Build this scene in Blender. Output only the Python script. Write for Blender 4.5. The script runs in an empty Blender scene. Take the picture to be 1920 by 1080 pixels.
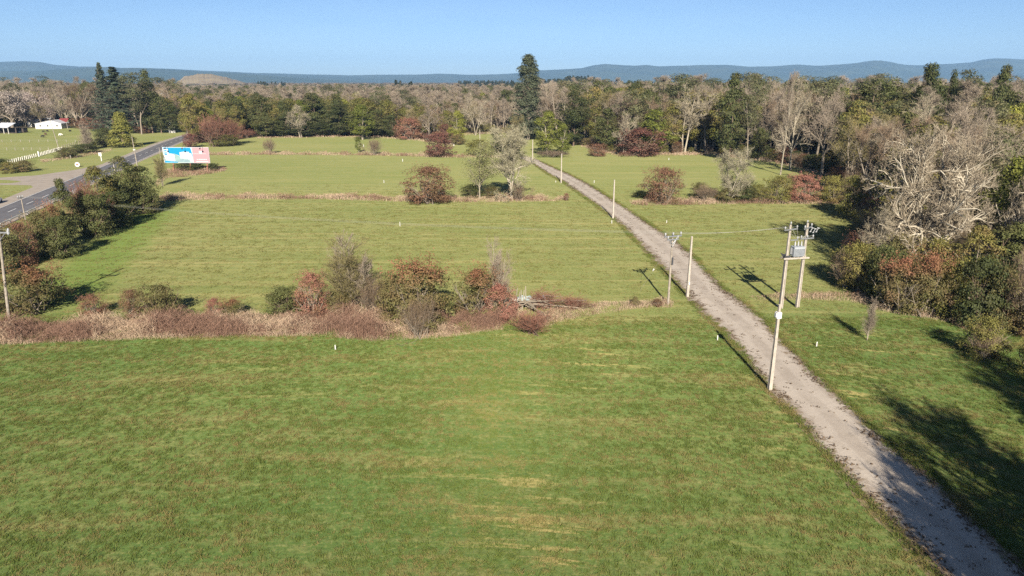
import bpy, math, random
import numpy as np
from mathutils import Vector, Matrix

rng = np.random.default_rng(11)
random.seed(11)
scene = bpy.context.scene
COL = scene.collection

# ------------------------------------------------------------------ camera, sky, sun, exposure
CAM_H = 26.5
F = 1280.0                    # focal length in pixels of the 1920 px wide photograph
YH = 154.0                    # horizon row
PITCH = math.atan((540 - YH) / F)
cam = bpy.data.cameras.new("camera")
cam_ob = bpy.data.objects.new("camera", cam)
COL.objects.link(cam_ob)
cam.sensor_width = 36.0
cam.lens = 24.0
cam.clip_start = 0.5
cam.clip_end = 40000
cam_ob.location = (0, 0, CAM_H)
cam_ob.rotation_euler = (math.pi / 2 - PITCH, 0, 0)
scene.camera = cam_ob

SUN_EL = math.radians(28.0)
SUN_AZ = math.radians(1.7)    # the sun stands behind the camera, a touch to the right
world = bpy.data.worlds.new("World")
scene.world = world
world.use_nodes = True
wn = world.node_tree.nodes
wl = world.node_tree.links
wn.clear()
wout = wn.new("ShaderNodeOutputWorld")
wbg = wn.new("ShaderNodeBackground")
sky = wn.new("ShaderNodeTexSky")
sky.sky_type = 'NISHITA'
sky.sun_disc = False
sky.sun_elevation = SUN_EL
sky.sun_rotation = math.pi - SUN_AZ
sky.altitude = 2000
sky.air_density = 0.8
sky.dust_density = 2.2
sky.ozone_density = 4.0
wbg.inputs['Strength'].default_value = 0.052
# a faint veil of cirrus over the whole sky
wtc = wn.new("ShaderNodeTexCoord")
wmp = wn.new("ShaderNodeMapping")
wmp.inputs['Scale'].default_value = (1.0, 1.0, 7.0)
wns = wn.new("ShaderNodeTexNoise")
wns.inputs['Scale'].default_value = 2.2
wns.inputs['Detail'].default_value = 7
wns.inputs['Roughness'].default_value = 0.6
wrm = wn.new("ShaderNodeMapRange")
wrm.inputs[1].default_value = 0.48
wrm.inputs[2].default_value = 0.85
wrm.inputs[3].default_value = 0.0
wrm.inputs[4].default_value = 0.07
wmx = wn.new("ShaderNodeMix")
wmx.data_type = 'RGBA'
wmx.inputs[7].default_value = (9.5, 10.3, 11.2, 1)
wl.new(wtc.outputs['Generated'], wmp.inputs['Vector'])
wl.new(wmp.outputs[0], wns.inputs['Vector'])
wl.new(wns.outputs[0], wrm.inputs[0])
wl.new(wrm.outputs[0], wmx.inputs[0])
wl.new(sky.outputs[0], wmx.inputs[6])
wl.new(wmx.outputs[2], wbg.inputs['Color'])
wl.new(wbg.outputs[0], wout.inputs['Surface'])

sun = bpy.data.lights.new("sun", 'SUN')
sun.energy = 5.0
sun.angle = math.radians(0.53)
sun.color = (1.0, 0.90, 0.75)
sun_ob = bpy.data.objects.new("sun", sun)
COL.objects.link(sun_ob)
sdir = Vector((math.sin(SUN_AZ) * math.cos(SUN_EL), -math.cos(SUN_AZ) * math.cos(SUN_EL), math.sin(SUN_EL)))
sun_ob.rotation_euler = sdir.to_track_quat('Z', 'Y').to_euler()
sun_ob.location = (40, -120, 90)

vs = scene.view_settings
vs.view_transform = 'Standard'
vs.look = 'None'
vs.exposure = 1.2
vs.gamma = 1.0
vs.use_curve_mapping = False
scene.cycles.use_denoising = False
scene.cycles.denoiser = 'OPENIMAGEDENOISE'
scene.cycles.denoising_input_passes = 'RGB_ALBEDO_NORMAL'
scene.cycles.denoising_prefilter = 'ACCURATE'
scene.cycles.max_bounces = 6
scene.cycles.transparent_max_bounces = 8
scene.cycles.volume_bounces = 0
scene.render.film_transparent = False

# ------------------------------------------------------------------ picture <-> ground
CT, ST = math.cos(PITCH), math.sin(PITCH)


def at(px, py, z=0.0):
    u = (px - 960) / F
    v = (540 - py) / F
    dy = CT + v * ST
    dz = -ST + v * CT
    t = (z - CAM_H) / dz
    return Vector((u * t, dy * t, z))


def z_at(Y, py):
    v = (540 - py) / F
    return CAM_H + Y * (-ST + v * CT) / (CT + v * ST)


def m_per_px(Y, z=0.0):
    return (CT * Y + ST * (CAM_H - z)) / F


def to_px(x, y, z=0.0):
    d = CT * y + ST * (CAM_H - z)
    v = (z - CAM_H) * CT + y * ST
    return 960 + F * x / d, 540 - F * v / d


# ------------------------------------------------------------------ materials
def new_mat(name):
    m = bpy.data.materials.new(name)
    m.use_nodes = True
    nt = m.node_tree
    nt.nodes.clear()
    out = nt.nodes.new("ShaderNodeOutputMaterial")
    return m, nt, out


def N(nt, typ, **kw):
    n = nt.nodes.new(typ)
    for k, v in kw.items():
        if k == 'inp':
            for a, b in v.items():
                n.inputs[a].default_value = b
        else:
            setattr(n, k, v)
    return n


def mixc(nt, fac, a, b, blend='MIX'):
    n = nt.nodes.new("ShaderNodeMix")
    n.data_type = 'RGBA'
    n.blend_type = blend
    for sock, v in ((n.inputs[0], fac), (n.inputs[6], a), (n.inputs[7], b)):
        if isinstance(v, bpy.types.NodeSocket):
            nt.links.new(v, sock)
        elif isinstance(v, (tuple, list)):
            sock.default_value = (v[0], v[1], v[2], 1)
        else:
            sock.default_value = v
    return n.outputs[2]


def mathn(nt, op, a, b=0.0, c=None, clamp=False):
    n = nt.nodes.new("ShaderNodeMath")
    n.operation = op
    n.use_clamp = clamp
    for i, v in enumerate((a, b, c)):
        if v is None:
            continue
        if isinstance(v, bpy.types.NodeSocket):
            nt.links.new(v, n.inputs[i])
        else:
            n.inputs[i].default_value = v
    return n.outputs[0]


def smooth(nt, x, lo, hi, tlo=0.0, thi=1.0):
    n = nt.nodes.new("ShaderNodeMapRange")
    n.interpolation_type = 'SMOOTHSTEP'
    nt.links.new(x, n.inputs[0])
    n.inputs[1].default_value = lo
    n.inputs[2].default_value = hi
    n.inputs[3].default_value = tlo
    n.inputs[4].default_value = thi
    return n.outputs[0]


def noise(nt, vec, scale, detail=4.0, rough=0.55, dist=0.0):
    n = nt.nodes.new("ShaderNodeTexNoise")
    nt.links.new(vec, n.inputs['Vector'])
    n.inputs['Scale'].default_value = scale
    n.inputs['Detail'].default_value = detail
    n.inputs['Roughness'].default_value = rough
    n.inputs['Distortion'].default_value = dist
    return n.outputs[0]


def scaled(nt, vec, s, rot=0.0):
    n = nt.nodes.new("ShaderNodeMapping")
    nt.links.new(vec, n.inputs['Vector'])
    n.inputs['Scale'].default_value = s
    n.inputs['Rotation'].default_value = (0, 0, rot)
    return n.outputs[0]


def principled(nt, out, color, rough=0.8, spec=0.2, bump=None, bump_d=0.05, bump_s=0.5, metal=0.0):
    b = nt.nodes.new("ShaderNodeBsdfPrincipled")
    if isinstance(color, bpy.types.NodeSocket):
        nt.links.new(color, b.inputs['Base Color'])
    else:
        b.inputs['Base Color'].default_value = (*color, 1)
    if isinstance(rough, bpy.types.NodeSocket):
        nt.links.new(rough, b.inputs['Roughness'])
    else:
        b.inputs['Roughness'].default_value = rough
    b.inputs['Specular IOR Level'].default_value = spec
    b.inputs['Metallic'].default_value = metal
    if bump is not None:
        bn = nt.nodes.new("ShaderNodeBump")
        bn.inputs['Strength'].default_value = bump_s
        bn.inputs['Distance'].default_value = bump_d
        nt.links.new(bump, bn.inputs['Height'])
        nt.links.new(bn.outputs[0], b.inputs['Normal'])
    nt.links.new(b.outputs[0], out.inputs['Surface'])
    return b


def plain(name, c1, c2=None, rough=0.75, spec=0.2, scale=6.0, metal=0.0, bump=0.0):
    m, nt, out = new_mat(name)
    if c2 is None:
        c2 = tuple(v * 0.72 for v in c1)
    geo = N(nt, "ShaderNodeNewGeometry")
    n1 = noise(nt, geo.outputs['Position'], scale, 5, 0.65)
    fac = smooth(nt, n1, 0.35, 0.7)
    c = mixc(nt, fac, c1, c2)
    principled(nt, out, c, rough, spec, n1 if bump else None, bump or 0.01, 0.6, metal)
    return m


def leaf_mat(name, ca, cb, cc, top=None, trans=0.22, clump=0.35, obj_var=0.3):
    """foliage: ca/cb vary leaf by leaf, cc in whole clumps, top colours the young growth at the crown's top"""
    m, nt, out = new_mat(name)
    geo = N(nt, "ShaderNodeNewGeometry")
    oi = N(nt, "ShaderNodeObjectInfo")
    tc = N(nt, "ShaderNodeTexCoord")
    col = mixc(nt, geo.outputs['Random Per Island'], ca, cb)
    n1 = noise(nt, tc.outputs['Object'], clump, 3, 0.6)
    col = mixc(nt, smooth(nt, n1, 0.42, 0.66), col, cc)
    if top is not None:
        sep = N(nt, "ShaderNodeSeparateXYZ")
        nt.links.new(tc.outputs['Generated'], sep.inputs[0])
        hgt = mathn(nt, 'MULTIPLY_ADD', n1, 0.7, mathn(nt, 'ADD', sep.outputs[2], -0.47))
        col = mixc(nt, smooth(nt, hgt, 0.45, 0.8), col, top)
    var = mathn(nt, 'MULTIPLY_ADD', oi.outputs['Random'], obj_var * 2, 1.0 - obj_var)
    hsv = N(nt, "ShaderNodeHueSaturation")
    hue = mathn(nt, 'MULTIPLY_ADD', oi.outputs['Random'], -0.03, 0.515)
    nt.links.new(hue, hsv.inputs['Hue'])
    nt.links.new(var, hsv.inputs['Value'])
    nt.links.new(col, hsv.inputs['Color'])
    col = hsv.outputs[0]
    b = N(nt, "ShaderNodeBsdfPrincipled")
    nt.links.new(col, b.inputs['Base Color'])
    b.inputs['Roughness'].default_value = 0.65
    b.inputs['Specular IOR Level'].default_value = 0.22
    tr = N(nt, "ShaderNodeBsdfTranslucent")
    nt.links.new(col, tr.inputs['Color'])
    mx = N(nt, "ShaderNodeMixShader")
    mx.inputs[0].default_value = trans
    nt.links.new(b.outputs[0], mx.inputs[1])
    nt.links.new(tr.outputs[0], mx.inputs[2])
    nt.links.new(mx.outputs[0], out.inputs['Surface'])
    return m


def twig_mat(name, ca, cb, obj_var=0.18):
    m, nt, out = new_mat(name)
    geo = N(nt, "ShaderNodeNewGeometry")
    oi = N(nt, "ShaderNodeObjectInfo")
    tc = N(nt, "ShaderNodeTexCoord")
    n1 = noise(nt, tc.outputs['Object'], 0.9, 4, 0.6)
    f = mathn(nt, 'MULTIPLY_ADD', geo.outputs['Random Per Island'], 0.5, mathn(nt, 'MULTIPLY', n1, 0.6), clamp=True)
    col = mixc(nt, f, ca, cb)
    hsv = N(nt, "ShaderNodeHueSaturation")
    nt.links.new(mathn(nt, 'MULTIPLY_ADD', oi.outputs['Random'], obj_var * 2, 1 - obj_var), hsv.inputs['Value'])
    nt.links.new(col, hsv.inputs['Color'])
    principled(nt, out, hsv.outputs[0], 0.85, 0.1)
    return m


M = {}
# ---- leaves
M['dark'] = leaf_mat('dark_evergreen_leaves', (0.058, 0.072, 0.024), (0.105, 0.118, 0.040), (0.085, 0.082, 0.032))
M['olive'] = leaf_mat('olive_leaves', (0.125, 0.132, 0.034), (0.205, 0.192, 0.052), (0.16, 0.125, 0.048))
M['lime'] = leaf_mat('yellow_green_leaves', (0.14, 0.165, 0.03), (0.22, 0.23, 0.045), (0.12, 0.13, 0.035))
M['gum'] = leaf_mat('gum_leaves', (0.085, 0.10, 0.045), (0.14, 0.145, 0.07), (0.11, 0.10, 0.05))
M['conifer'] = leaf_mat('conifer_needles', (0.040, 0.060, 0.038), (0.070, 0.090, 0.055), (0.045, 0.058, 0.040), obj_var=0.2)
M['cypress'] = leaf_mat('cypress_sprays', (0.065, 0.085, 0.05), (0.105, 0.125, 0.075), (0.075, 0.085, 0.05), obj_var=0.1)
M['thuja'] = leaf_mat('golden_thuja_sprays', (0.19, 0.185, 0.045), (0.28, 0.26, 0.07), (0.16, 0.14, 0.04), obj_var=0.1)
M['brown'] = leaf_mat('autumn_brown_leaves', (0.195, 0.098, 0.066), (0.285, 0.145, 0.098), (0.20, 0.125, 0.068))
M['red'] = leaf_mat('dark_red_leaves', (0.135, 0.062, 0.05), (0.195, 0.092, 0.07), (0.14, 0.085, 0.055))
M['mixed'] = leaf_mat('green_leaves_with_red_tips', (0.095, 0.10, 0.036), (0.165, 0.145, 0.055), (0.15, 0.10, 0.052), top=(0.25, 0.11, 0.065))
M['hedge'] = leaf_mat('dull_green_leaves', (0.10, 0.105, 0.038), (0.17, 0.15, 0.06), (0.16, 0.11, 0.055))
M['spring'] = leaf_mat('pale_green_young_leaves', (0.19, 0.21, 0.085), (0.27, 0.28, 0.13), (0.20, 0.20, 0.09), trans=0.3)
M['blossom'] = leaf_mat('pale_blossom', (0.36, 0.30, 0.265), (0.46, 0.39, 0.35), (0.29, 0.24, 0.205), obj_var=0.1)
# ---- bark and twigs
M['bark_pale'] = twig_mat('pale_lichen_bark', (0.36, 0.325, 0.25), (0.22, 0.19, 0.145))
M['bark_grey'] = twig_mat('grey_bark', (0.28, 0.24, 0.19), (0.16, 0.135, 0.105))
M['bark_brown'] = twig_mat('brown_bark', (0.20, 0.15, 0.11), (0.11, 0.08, 0.06))
M['twig_pink'] = twig_mat('pinkish_twigs', (0.31, 0.262, 0.205), (0.18, 0.145, 0.11))
M['twig_brown'] = twig_mat('brown_twigs', (0.235, 0.175, 0.12), (0.14, 0.10, 0.068))
M['twig_red'] = twig_mat('reddish_twigs', (0.25, 0.125, 0.085), (0.15, 0.075, 0.055))
M['twig_olive'] = twig_mat('olive_twigs', (0.22, 0.19, 0.085), (0.14, 0.12, 0.06))
M['twig_pale'] = twig_mat('pale_lichen_twigs', (0.36, 0.32, 0.235), (0.22, 0.185, 0.13))
M['bark_dead'] = twig_mat('dead_lichen_bark', (0.46, 0.42, 0.34), (0.32, 0.285, 0.22), 0.08)
M['twig_dead'] = twig_mat('dead_lichen_twigs', (0.33, 0.285, 0.215), (0.19, 0.155, 0.11), 0.08)
M['twig_lichen'] = twig_mat('grey_green_lichen_twigs', (0.34, 0.32, 0.22), (0.21, 0.19, 0.125), 0.08)
M['straw'] = twig_mat('dry_straw', (0.47, 0.36, 0.25), (0.30, 0.215, 0.155), 0.05)
M['bramble'] = twig_mat('dry_bramble_canes', (0.285, 0.18, 0.128), (0.135, 0.078, 0.058), 0.05)
M['litter'] = twig_mat('dark_leaf_litter', (0.15, 0.105, 0.065), (0.075, 0.052, 0.036), 0.05)
# ---- things
M['concrete'] = plain('pale_pole_concrete', (0.37, 0.335, 0.29), (0.28, 0.25, 0.21), scale=3)
M['oldwood'] = plain('weathered_pole_wood', (0.30, 0.265, 0.22), (0.19, 0.165, 0.135), scale=4)
M['galv'] = plain('galvanised_steel', (0.25, 0.26, 0.27), (0.19, 0.20, 0.21), rough=0.5, spec=0.5, metal=0.4)
M['porcelain'] = plain('grey_insulators', (0.33, 0.34, 0.35), (0.26, 0.27, 0.28), rough=0.4, spec=0.5)
M['darkmetal'] = plain('dark_metal', (0.05, 0.052, 0.058), rough=0.5)
M['white'] = plain('white_paint', (0.62, 0.62, 0.60), (0.54, 0.53, 0.50), rough=0.6)
M['offwhite'] = plain('dirty_white_paint', (0.66, 0.64, 0.58), (0.5, 0.47, 0.41), rough=0.7)
M['transformer'] = plain('transformer_grey', (0.34, 0.365, 0.39), (0.28, 0.305, 0.33), rough=0.5)
M['zinc'] = plain('zinc_roof', (0.50, 0.52, 0.56), (0.40, 0.42, 0.45), rough=0.4, spec=0.5)
M['redroof'] = plain('dark_red_roof', (0.20, 0.045, 0.045), rough=0.6)
M['shedwood'] = plain('dark_shed_boards', (0.075, 0.062, 0.052), rough=0.9)
M['glass'] = plain('dark_window_glass', (0.05, 0.06, 0.07), rough=0.15, spec=0.5)
M['redpaint'] = plain('red_paint', (0.50, 0.035, 0.06), rough=0.5)
M['rust'] = plain('rust_red_post', (0.36, 0.15, 0.10), (0.25, 0.12, 0.09))
M['wire'] = plain('wire_metal', (0.34, 0.34, 0.31), (0.28, 0.28, 0.26), rough=0.6)
M['tyre'] = plain('black_rubber', (0.03, 0.03, 0.03), rough=0.8)
M['carpaint'] = plain('white_car_paint', (0.78, 0.78, 0.78), (0.76, 0.76, 0.76), rough=0.25, spec=0.5)
M['print_blue'] = plain('billboard_sky_blue', (0.006, 0.21, 0.40), (0.006, 0.19, 0.38), rough=0.5)
M['print_pink'] = plain('billboard_pink', (0.38, 0.22, 0.24), (0.35, 0.20, 0.22), rough=0.5)
M['print_white'] = plain('billboard_white', (0.42, 0.455, 0.47), (0.38, 0.42, 0.44), rough=0.5)
M['print_pale'] = plain('billboard_pale_green', (0.22, 0.32, 0.31), (0.16, 0.26, 0.27), rough=0.5, scale=2)
M['print_grey'] = plain('billboard_grey', (0.20, 0.28, 0.30), (0.15, 0.22, 0.25), rough=0.5, scale=2)
M['print_deep'] = plain('billboard_deep_blue', (0.03, 0.28, 0.45), (0.05, 0.36, 0.5), rough=0.5)
M['teal'] = plain('teal_paint', (0.05, 0.32, 0.38), rough=0.5)
M['wool_dark'] = plain('dark_wool', (0.035, 0.03, 0.028), rough=0.95)
M['wool_brown'] = plain('brown_wool', (0.12, 0.07, 0.045), rough=0.95)
M['wool_white'] = plain('white_wool', (0.72, 0.68, 0.60), rough=0.95)
M['plastic'] = plain('pale_blue_sheet', (0.24, 0.32, 0.34), (0.30, 0.32, 0.31), rough=0.5)


# ------------------------------------------------------------------ mesh helpers
def mesh_np(name, verts, faces_list, mats, mat_idx=None, smooth=False):
    """faces_list: list of int arrays (n,k) with constant k each; mat_idx: list of ints per array"""
    me = bpy.data.meshes.new(name)
    verts = np.asarray(verts, dtype=np.float32)
    nv = len(verts)
    me.vertices.add(nv)
    me.vertices.foreach_set('co', verts.ravel())
    loops = np.concatenate([f.ravel() for f in faces_list]).astype(np.int32)
    totals = np.concatenate([np.full(len(f), f.shape[1]) for f in faces_list]).astype(np.int32)
    starts = np.concatenate([[0], np.cumsum(totals)[:-1]]).astype(np.int32)
    me.loops.add(len(loops))
    me.loops.foreach_set('vertex_index', loops)
    me.polygons.add(len(totals))
    me.polygons.foreach_set('loop_start', starts)
    me.polygons.foreach_set('loop_total', totals)
    if mat_idx is not None:
        mi = np.concatenate([np.full(len(f), i) for f, i in zip(faces_list, mat_idx)]).astype(np.int32)
        me.polygons.foreach_set('material_index', mi)
    if smooth:
        me.polygons.foreach_set('use_smooth', np.ones(len(totals), dtype=bool))
    me.update(calc_edges=True)
    for m in (mats if isinstance(mats, (list, tuple)) else [mats]):
        me.materials.append(m)
    return me


def link(name, me, parent=None, loc=(0, 0, 0), rot=(0, 0, 0), scale=(1, 1, 1)):
    o = bpy.data.objects.new(name, me)
    COL.objects.link(o)
    o.location = loc
    o.rotation_euler = rot
    o.scale = scale
    if parent is not None:
        o.parent = parent
    return o


def tag(o, label=None, cat=None, group=None, kind=None):
    if label:
        o['label'] = label
    if cat:
        o['category'] = cat
    if group:
        o['group'] = group
    if kind:
        o['kind'] = kind
    return o


def thing(name, label, cat, loc=(0, 0, 0), rotz=0.0, group=None):
    o = link(name, None, None, loc, (0, 0, rotz))
    return tag(o, label, cat, group)


class MB:
    """collects boxes, tubes, plates into one mesh"""
    def __init__(self):
        self.v = []
        self.f = []

    def add(self, vs, fs):
        b = len(self.v)
        self.v += [tuple(p) for p in vs]
        self.f += [tuple(b + i for i in q) for q in fs]

    def box(self, c, s, rz=0.0, taper=1.0):
        cx, cy, cz = c
        hx, hy, hz = s[0] / 2, s[1] / 2, s[2] / 2
        co, si = math.cos(rz), math.sin(rz)
        vs = []
        for dz, k in ((-hz, 1.0), (hz, taper)):
            for dx, dy in ((-hx, -hy), (hx, -hy), (hx, hy), (-hx, hy)):
                x, y = dx * k, dy * k
                vs.append((cx + x * co - y * si, cy + x * si + y * co, cz + dz))
        self.add(vs, [(3, 2, 1, 0), (4, 5, 6, 7), (0, 1, 5, 4), (1, 2, 6, 5), (2, 3, 7, 6), (3, 0, 4, 7)])
        return self

    def tube(self, pts, r, n=8, caps=True):
        pts = [Vector(p) for p in pts]
        if not isinstance(r, (list, tuple)):
            r = [r] * len(pts)
        rings = []
        for i, p in enumerate(pts):
            d = (pts[min(i + 1, len(pts) - 1)] - pts[max(i - 1, 0)]).normalized()
            a = Vector((0, 0, 1)) if abs(d.z) < 0.9 else Vector((1, 0, 0))
            u = d.cross(a).normalized()
            w = d.cross(u)
            rings.append([p + (u * math.cos(2 * math.pi * k / n) + w * math.sin(2 * math.pi * k / n)) * r[i] for k in range(n)])
        vs = [q for ring in rings for q in ring]
        fs = []
        for i in range(len(pts) - 1):
            for k in range(n):
                k2 = (k + 1) % n
                fs.append((i * n + k, i * n + k2, (i + 1) * n + k2, (i + 1) * n + k))
        if caps:
            fs.append(tuple(range(n))[::-1])
            fs.append(tuple((len(pts) - 1) * n + k for k in range(n)))
        self.add(vs, fs)
        return self

    def lathe(self, c, prof, n=12):
        """prof: list of (r, z)"""
        vs = []
        for r, z in prof:
            for k in range(n):
                a = 2 * math.pi * k / n
                vs.append((c[0] + r * math.cos(a), c[1] + r * math.sin(a), c[2] + z))
        fs = []
        for i in range(len(prof) - 1):
            for k in range(n):
                k2 = (k + 1) % n
                fs.append((i * n + k, i * n + k2, (i + 1) * n + k2, (i + 1) * n + k))
        fs.append(tuple(range(n))[::-1])
        fs.append(tuple((len(prof) - 1) * n + k for k in range(n)))
        self.add(vs, fs)
        return self

    def poly(self, pts2, y, th):
        """prism: outline in x,z pushed from y to y+th"""
        n = len(pts2)
        vs = [(p[0], y, p[1]) for p in pts2] + [(p[0], y + th, p[1]) for p in pts2]
        fs = [tuple(range(n)), tuple(range(2 * n - 1, n - 1, -1))]
        for i in range(n):
            j = (i + 1) % n
            fs.append((j, i, n + i, n + j))
        self.add(vs, fs)
        return self

    def mesh(self, name, mat, smooth=False):
        me = bpy.data.meshes.new(name)
        me.from_pydata(self.v, [], self.f)
        me.materials.append(mat)
        if smooth:
            for p in me.polygons:
                p.use_smooth = True
        me.update()
        return me

    def build(self, name, mat, parent=None, smooth=False, **kw):
        return link(name, self.mesh(name, mat, smooth), parent, **kw)


def unit(v):
    return v / np.maximum(np.linalg.norm(v, axis=-1, keepdims=True), 1e-9)


def rand_unit(n):
    return unit(rng.normal(size=(n, 3)))


class Veg:
    """vegetation mesh builder on numpy arrays"""
    def __init__(self):
        self.v = []
        self.n = 0
        self.faces = []
        self.mi = []

    def _push(self, v, faces, mi):
        self.v.append(v.astype(np.float32))
        self.faces.append(faces + self.n)
        self.mi.append(mi)
        self.n += len(v)

    def tubes(self, P, R, sides=5, mi=0):
        """P (n,k,3), R (n,k): one bent tube per row"""
        n, k, _ = P.shape
        T = np.empty_like(P)
        T[:, 1:-1] = P[:, 2:] - P[:, :-2] if k > 2 else 0
        T[:, 0] = P[:, 1] - P[:, 0]
        T[:, -1] = P[:, -1] - P[:, -2]
        T = unit(T)
        ref = np.where(np.abs(T[:, :1, 2:3]) < 0.8, np.array([0, 0, 1.0]), np.array([1.0, 0, 0]))
        U = unit(np.cross(T, np.broadcast_to(ref, T.shape)))
        W = np.cross(T, U)
        a = np.arange(sides) * 2 * math.pi / sides
        V = P[:, :, None, :] + (U[:, :, None, :] * np.cos(a)[None, None, :, None] + W[:, :, None, :] * np.sin(a)[None, None, :, None]) * R[:, :, None, None]
        idx = np.arange(n * k * sides).reshape(n, k, sides)
        q = np.stack([idx[:, :-1], np.roll(idx, -1, 2)[:, :-1], np.roll(idx, -1, 2)[:, 1:], idx[:, 1:]], -1)
        self._push(V.reshape(-1, 3), q.reshape(-1, 4), mi)

    def blades(self, A, B, r, mi=0):
        """thin tapering blades from A to B, base half width r"""
        n = len(A)
        d = unit(B - A)
        s = unit(np.cross(d, rand_unit(n))) * np.asarray(r).reshape(-1, 1)
        V = np.stack([A - s, A + s, B + s * 0.25, B - s * 0.25], 1)
        self._push(V.reshape(-1, 3), np.arange(4 * n).reshape(n, 4), mi)

    def leaves(self, C, nrm, size, mi=0, aspect=0.62):
        n = len(C)
        nrm = unit(nrm)
        u = unit(np.cross(nrm, rand_unit(n)))
        w = np.cross(nrm, u)
        s = np.asarray(size).reshape(-1, 1) * 0.5
        b = nrm * s * 0.25
        V = np.stack([C - u * s, C - w * s * aspect + b, C + u * s, C + w * s * aspect + b], 1)
        self._push(V.reshape(-1, 3), np.arange(4 * n).reshape(n, 4), mi)

    def mesh(self, name, mats):
        return mesh_np(name, np.concatenate(self.v), self.faces, mats, self.mi)


def grow(S, D, L, R, k, wob, up, tip=0.25):
    """grow n branches of k segments: returns P (n,k+1,3), Rr (n,k+1)"""
    n = len(S)
    P = np.empty((n, k + 1, 3))
    P[:, 0] = S
    d = unit(D)
    for j in range(k):
        d = unit(d + rng.normal(size=(n, 3)) * wob + np.array([0, 0, up]))
        P[:, j + 1] = P[:, j] + d * (L / k)[:, None]
    t = np.linspace(0, 1, k + 1)
    Rr = R[:, None] * (1 - t * (1 - tip))[None]
    return P, Rr


def sprout(P, Rr, L, m, tmin, tmax, ang, angv, ratio, rr, up=0.0, taper=0.55):
    """m children per branch"""
    n, k1, _ = P.shape
    t = rng.uniform(tmin, tmax, size=(n, m))
    f = t * (k1 - 1)
    i = np.minimum(f.astype(int), k1 - 2)
    fr = (f - i)[..., None]
    rows = np.arange(n)[:, None]
    A = P[rows, i]
    B = P[rows, i + 1]
    pos = A * (1 - fr) + B * fr
    d = unit(B - A)
    r0 = Rr[rows, i]
    perp = unit(np.cross(d, rng.normal(size=d.shape)))
    a = ang + rng.normal(size=(n, m)) * angv
    D = d * np.cos(a)[..., None] + perp * np.sin(a)[..., None]
    D[..., 2] += up
    tt = (t - tmin) / max(1e-6, tmax - tmin)
    Lc = L[:, None] * ratio * (1 - taper * tt) * rng.uniform(0.7, 1.25, size=(n, m))
    Rc = np.minimum(r0 * rr, r0)
    return pos.reshape(-1, 3), D.reshape(-1, 3), Lc.ravel(), Rc.ravel()


def bare_tree(H=16, spread=1.0, stems=1, fork=0.3, ang=0.9, wob=0.16, up=0.06, m=(9, 7, 6, 5), r0=0.3,
              twig_r=0.022, twigs=2, thick=1.0, first=0.25, l1=0.55):
    """returns trunk Veg (stem and limbs) and twig Veg"""
    tr, tw = Veg(), Veg()
    S = np.zeros((stems, 3))
    S[:, :2] = rng.normal(size=(stems, 2)) * 0.25 * (stems > 1)
    D = np.tile([0, 0, 1.0], (stems, 1))
    if stems > 2:
        a_ = np.arange(stems) * 2 * math.pi / stems + rng.uniform(-0.3, 0.3, stems)
        D[:, :2] += np.stack([np.cos(a_), np.sin(a_)], 1) * rng.uniform(0.12, 0.42, stems)[:, None]
    else:
        D[:, :2] += rng.normal(size=(stems, 2)) * (0.12 if stems > 1 else 0.03)
    L = np.full(stems, H * (0.85 if fork > 0.6 else 0.62)) * rng.uniform(0.8, 1.05, stems)
    R = np.full(stems, r0 * (0.65 if stems > 1 else 1.0))
    P, Rr = grow(S - [0, 0, 0.3], D, L, R, 7, wob * 0.35, 0.05, 0.18)
    tr.tubes(P, Rr, 7)
    S1, D1, L1, R1 = sprout(P, Rr, L, m[0], first, 1.0, ang, 0.2, l1 * spread, 0.62 * thick, up * 2, 0.5)
    P1, Rr1 = grow(S1, D1, L1, R1, 5, wob, up, 0.22)
    tr.tubes(P1, Rr1, 5)
    S2, D2, L2, R2 = sprout(P1, Rr1, L1, m[1], 0.2, 1.0, 0.75, 0.25, 0.55, 0.65 * thick, up, 0.5)
    P2, Rr2 = grow(S2, D2, L2, np.maximum(R2, 0.018), 4, wob * 1.2, up, 0.3)
    tr.tubes(P2, Rr2, 4)
    S3, D3, L3, R3 = sprout(P2, Rr2, L2, m[2], 0.15, 1.0, 0.7, 0.3, 0.6, 0.6, up, 0.5)
    L3 = np.maximum(L3, 0.5)
    P3, Rr3 = grow(S3, D3, L3, np.maximum(R3, twig_r * 0.9), 3, wob * 1.4, up * 1.3, 0.4)
    tw.tubes(P3, Rr3, 3)
    S4, D4, L4, R4 = sprout(P3, Rr3, L3, m[3], 0.1, 1.0, 0.65, 0.3, 0.75, 0.6, up, 0.4)
    L4 = np.maximum(L4, 0.45)
    P4, Rr4 = grow(S4, D4, L4, R4, 2, wob * 1.5, up * 1.5)
    rw = np.full(len(P4), twig_r * 0.6)
    tw.blades(P4[:, 0], P4[:, 1], rw)
    tw.blades(P4[:, 1], P4[:, 2], rw * 0.8)
    for _ in range(twigs):
        A = P4[:, 1] + (P4[:, 2] - P4[:, 1]) * rng.uniform(-0.5, 1, (len(P4), 1))
        B = A + unit(unit(P4[:, 2] - P4[:, 1]) + rng.normal(size=(len(A), 3)) * 0.6) * (L4 * rng.uniform(0.3, 0.7, len(A)))[:, None]
        tw.blades(A, B, rw * 0.7)
    return tr, tw, P4


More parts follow.
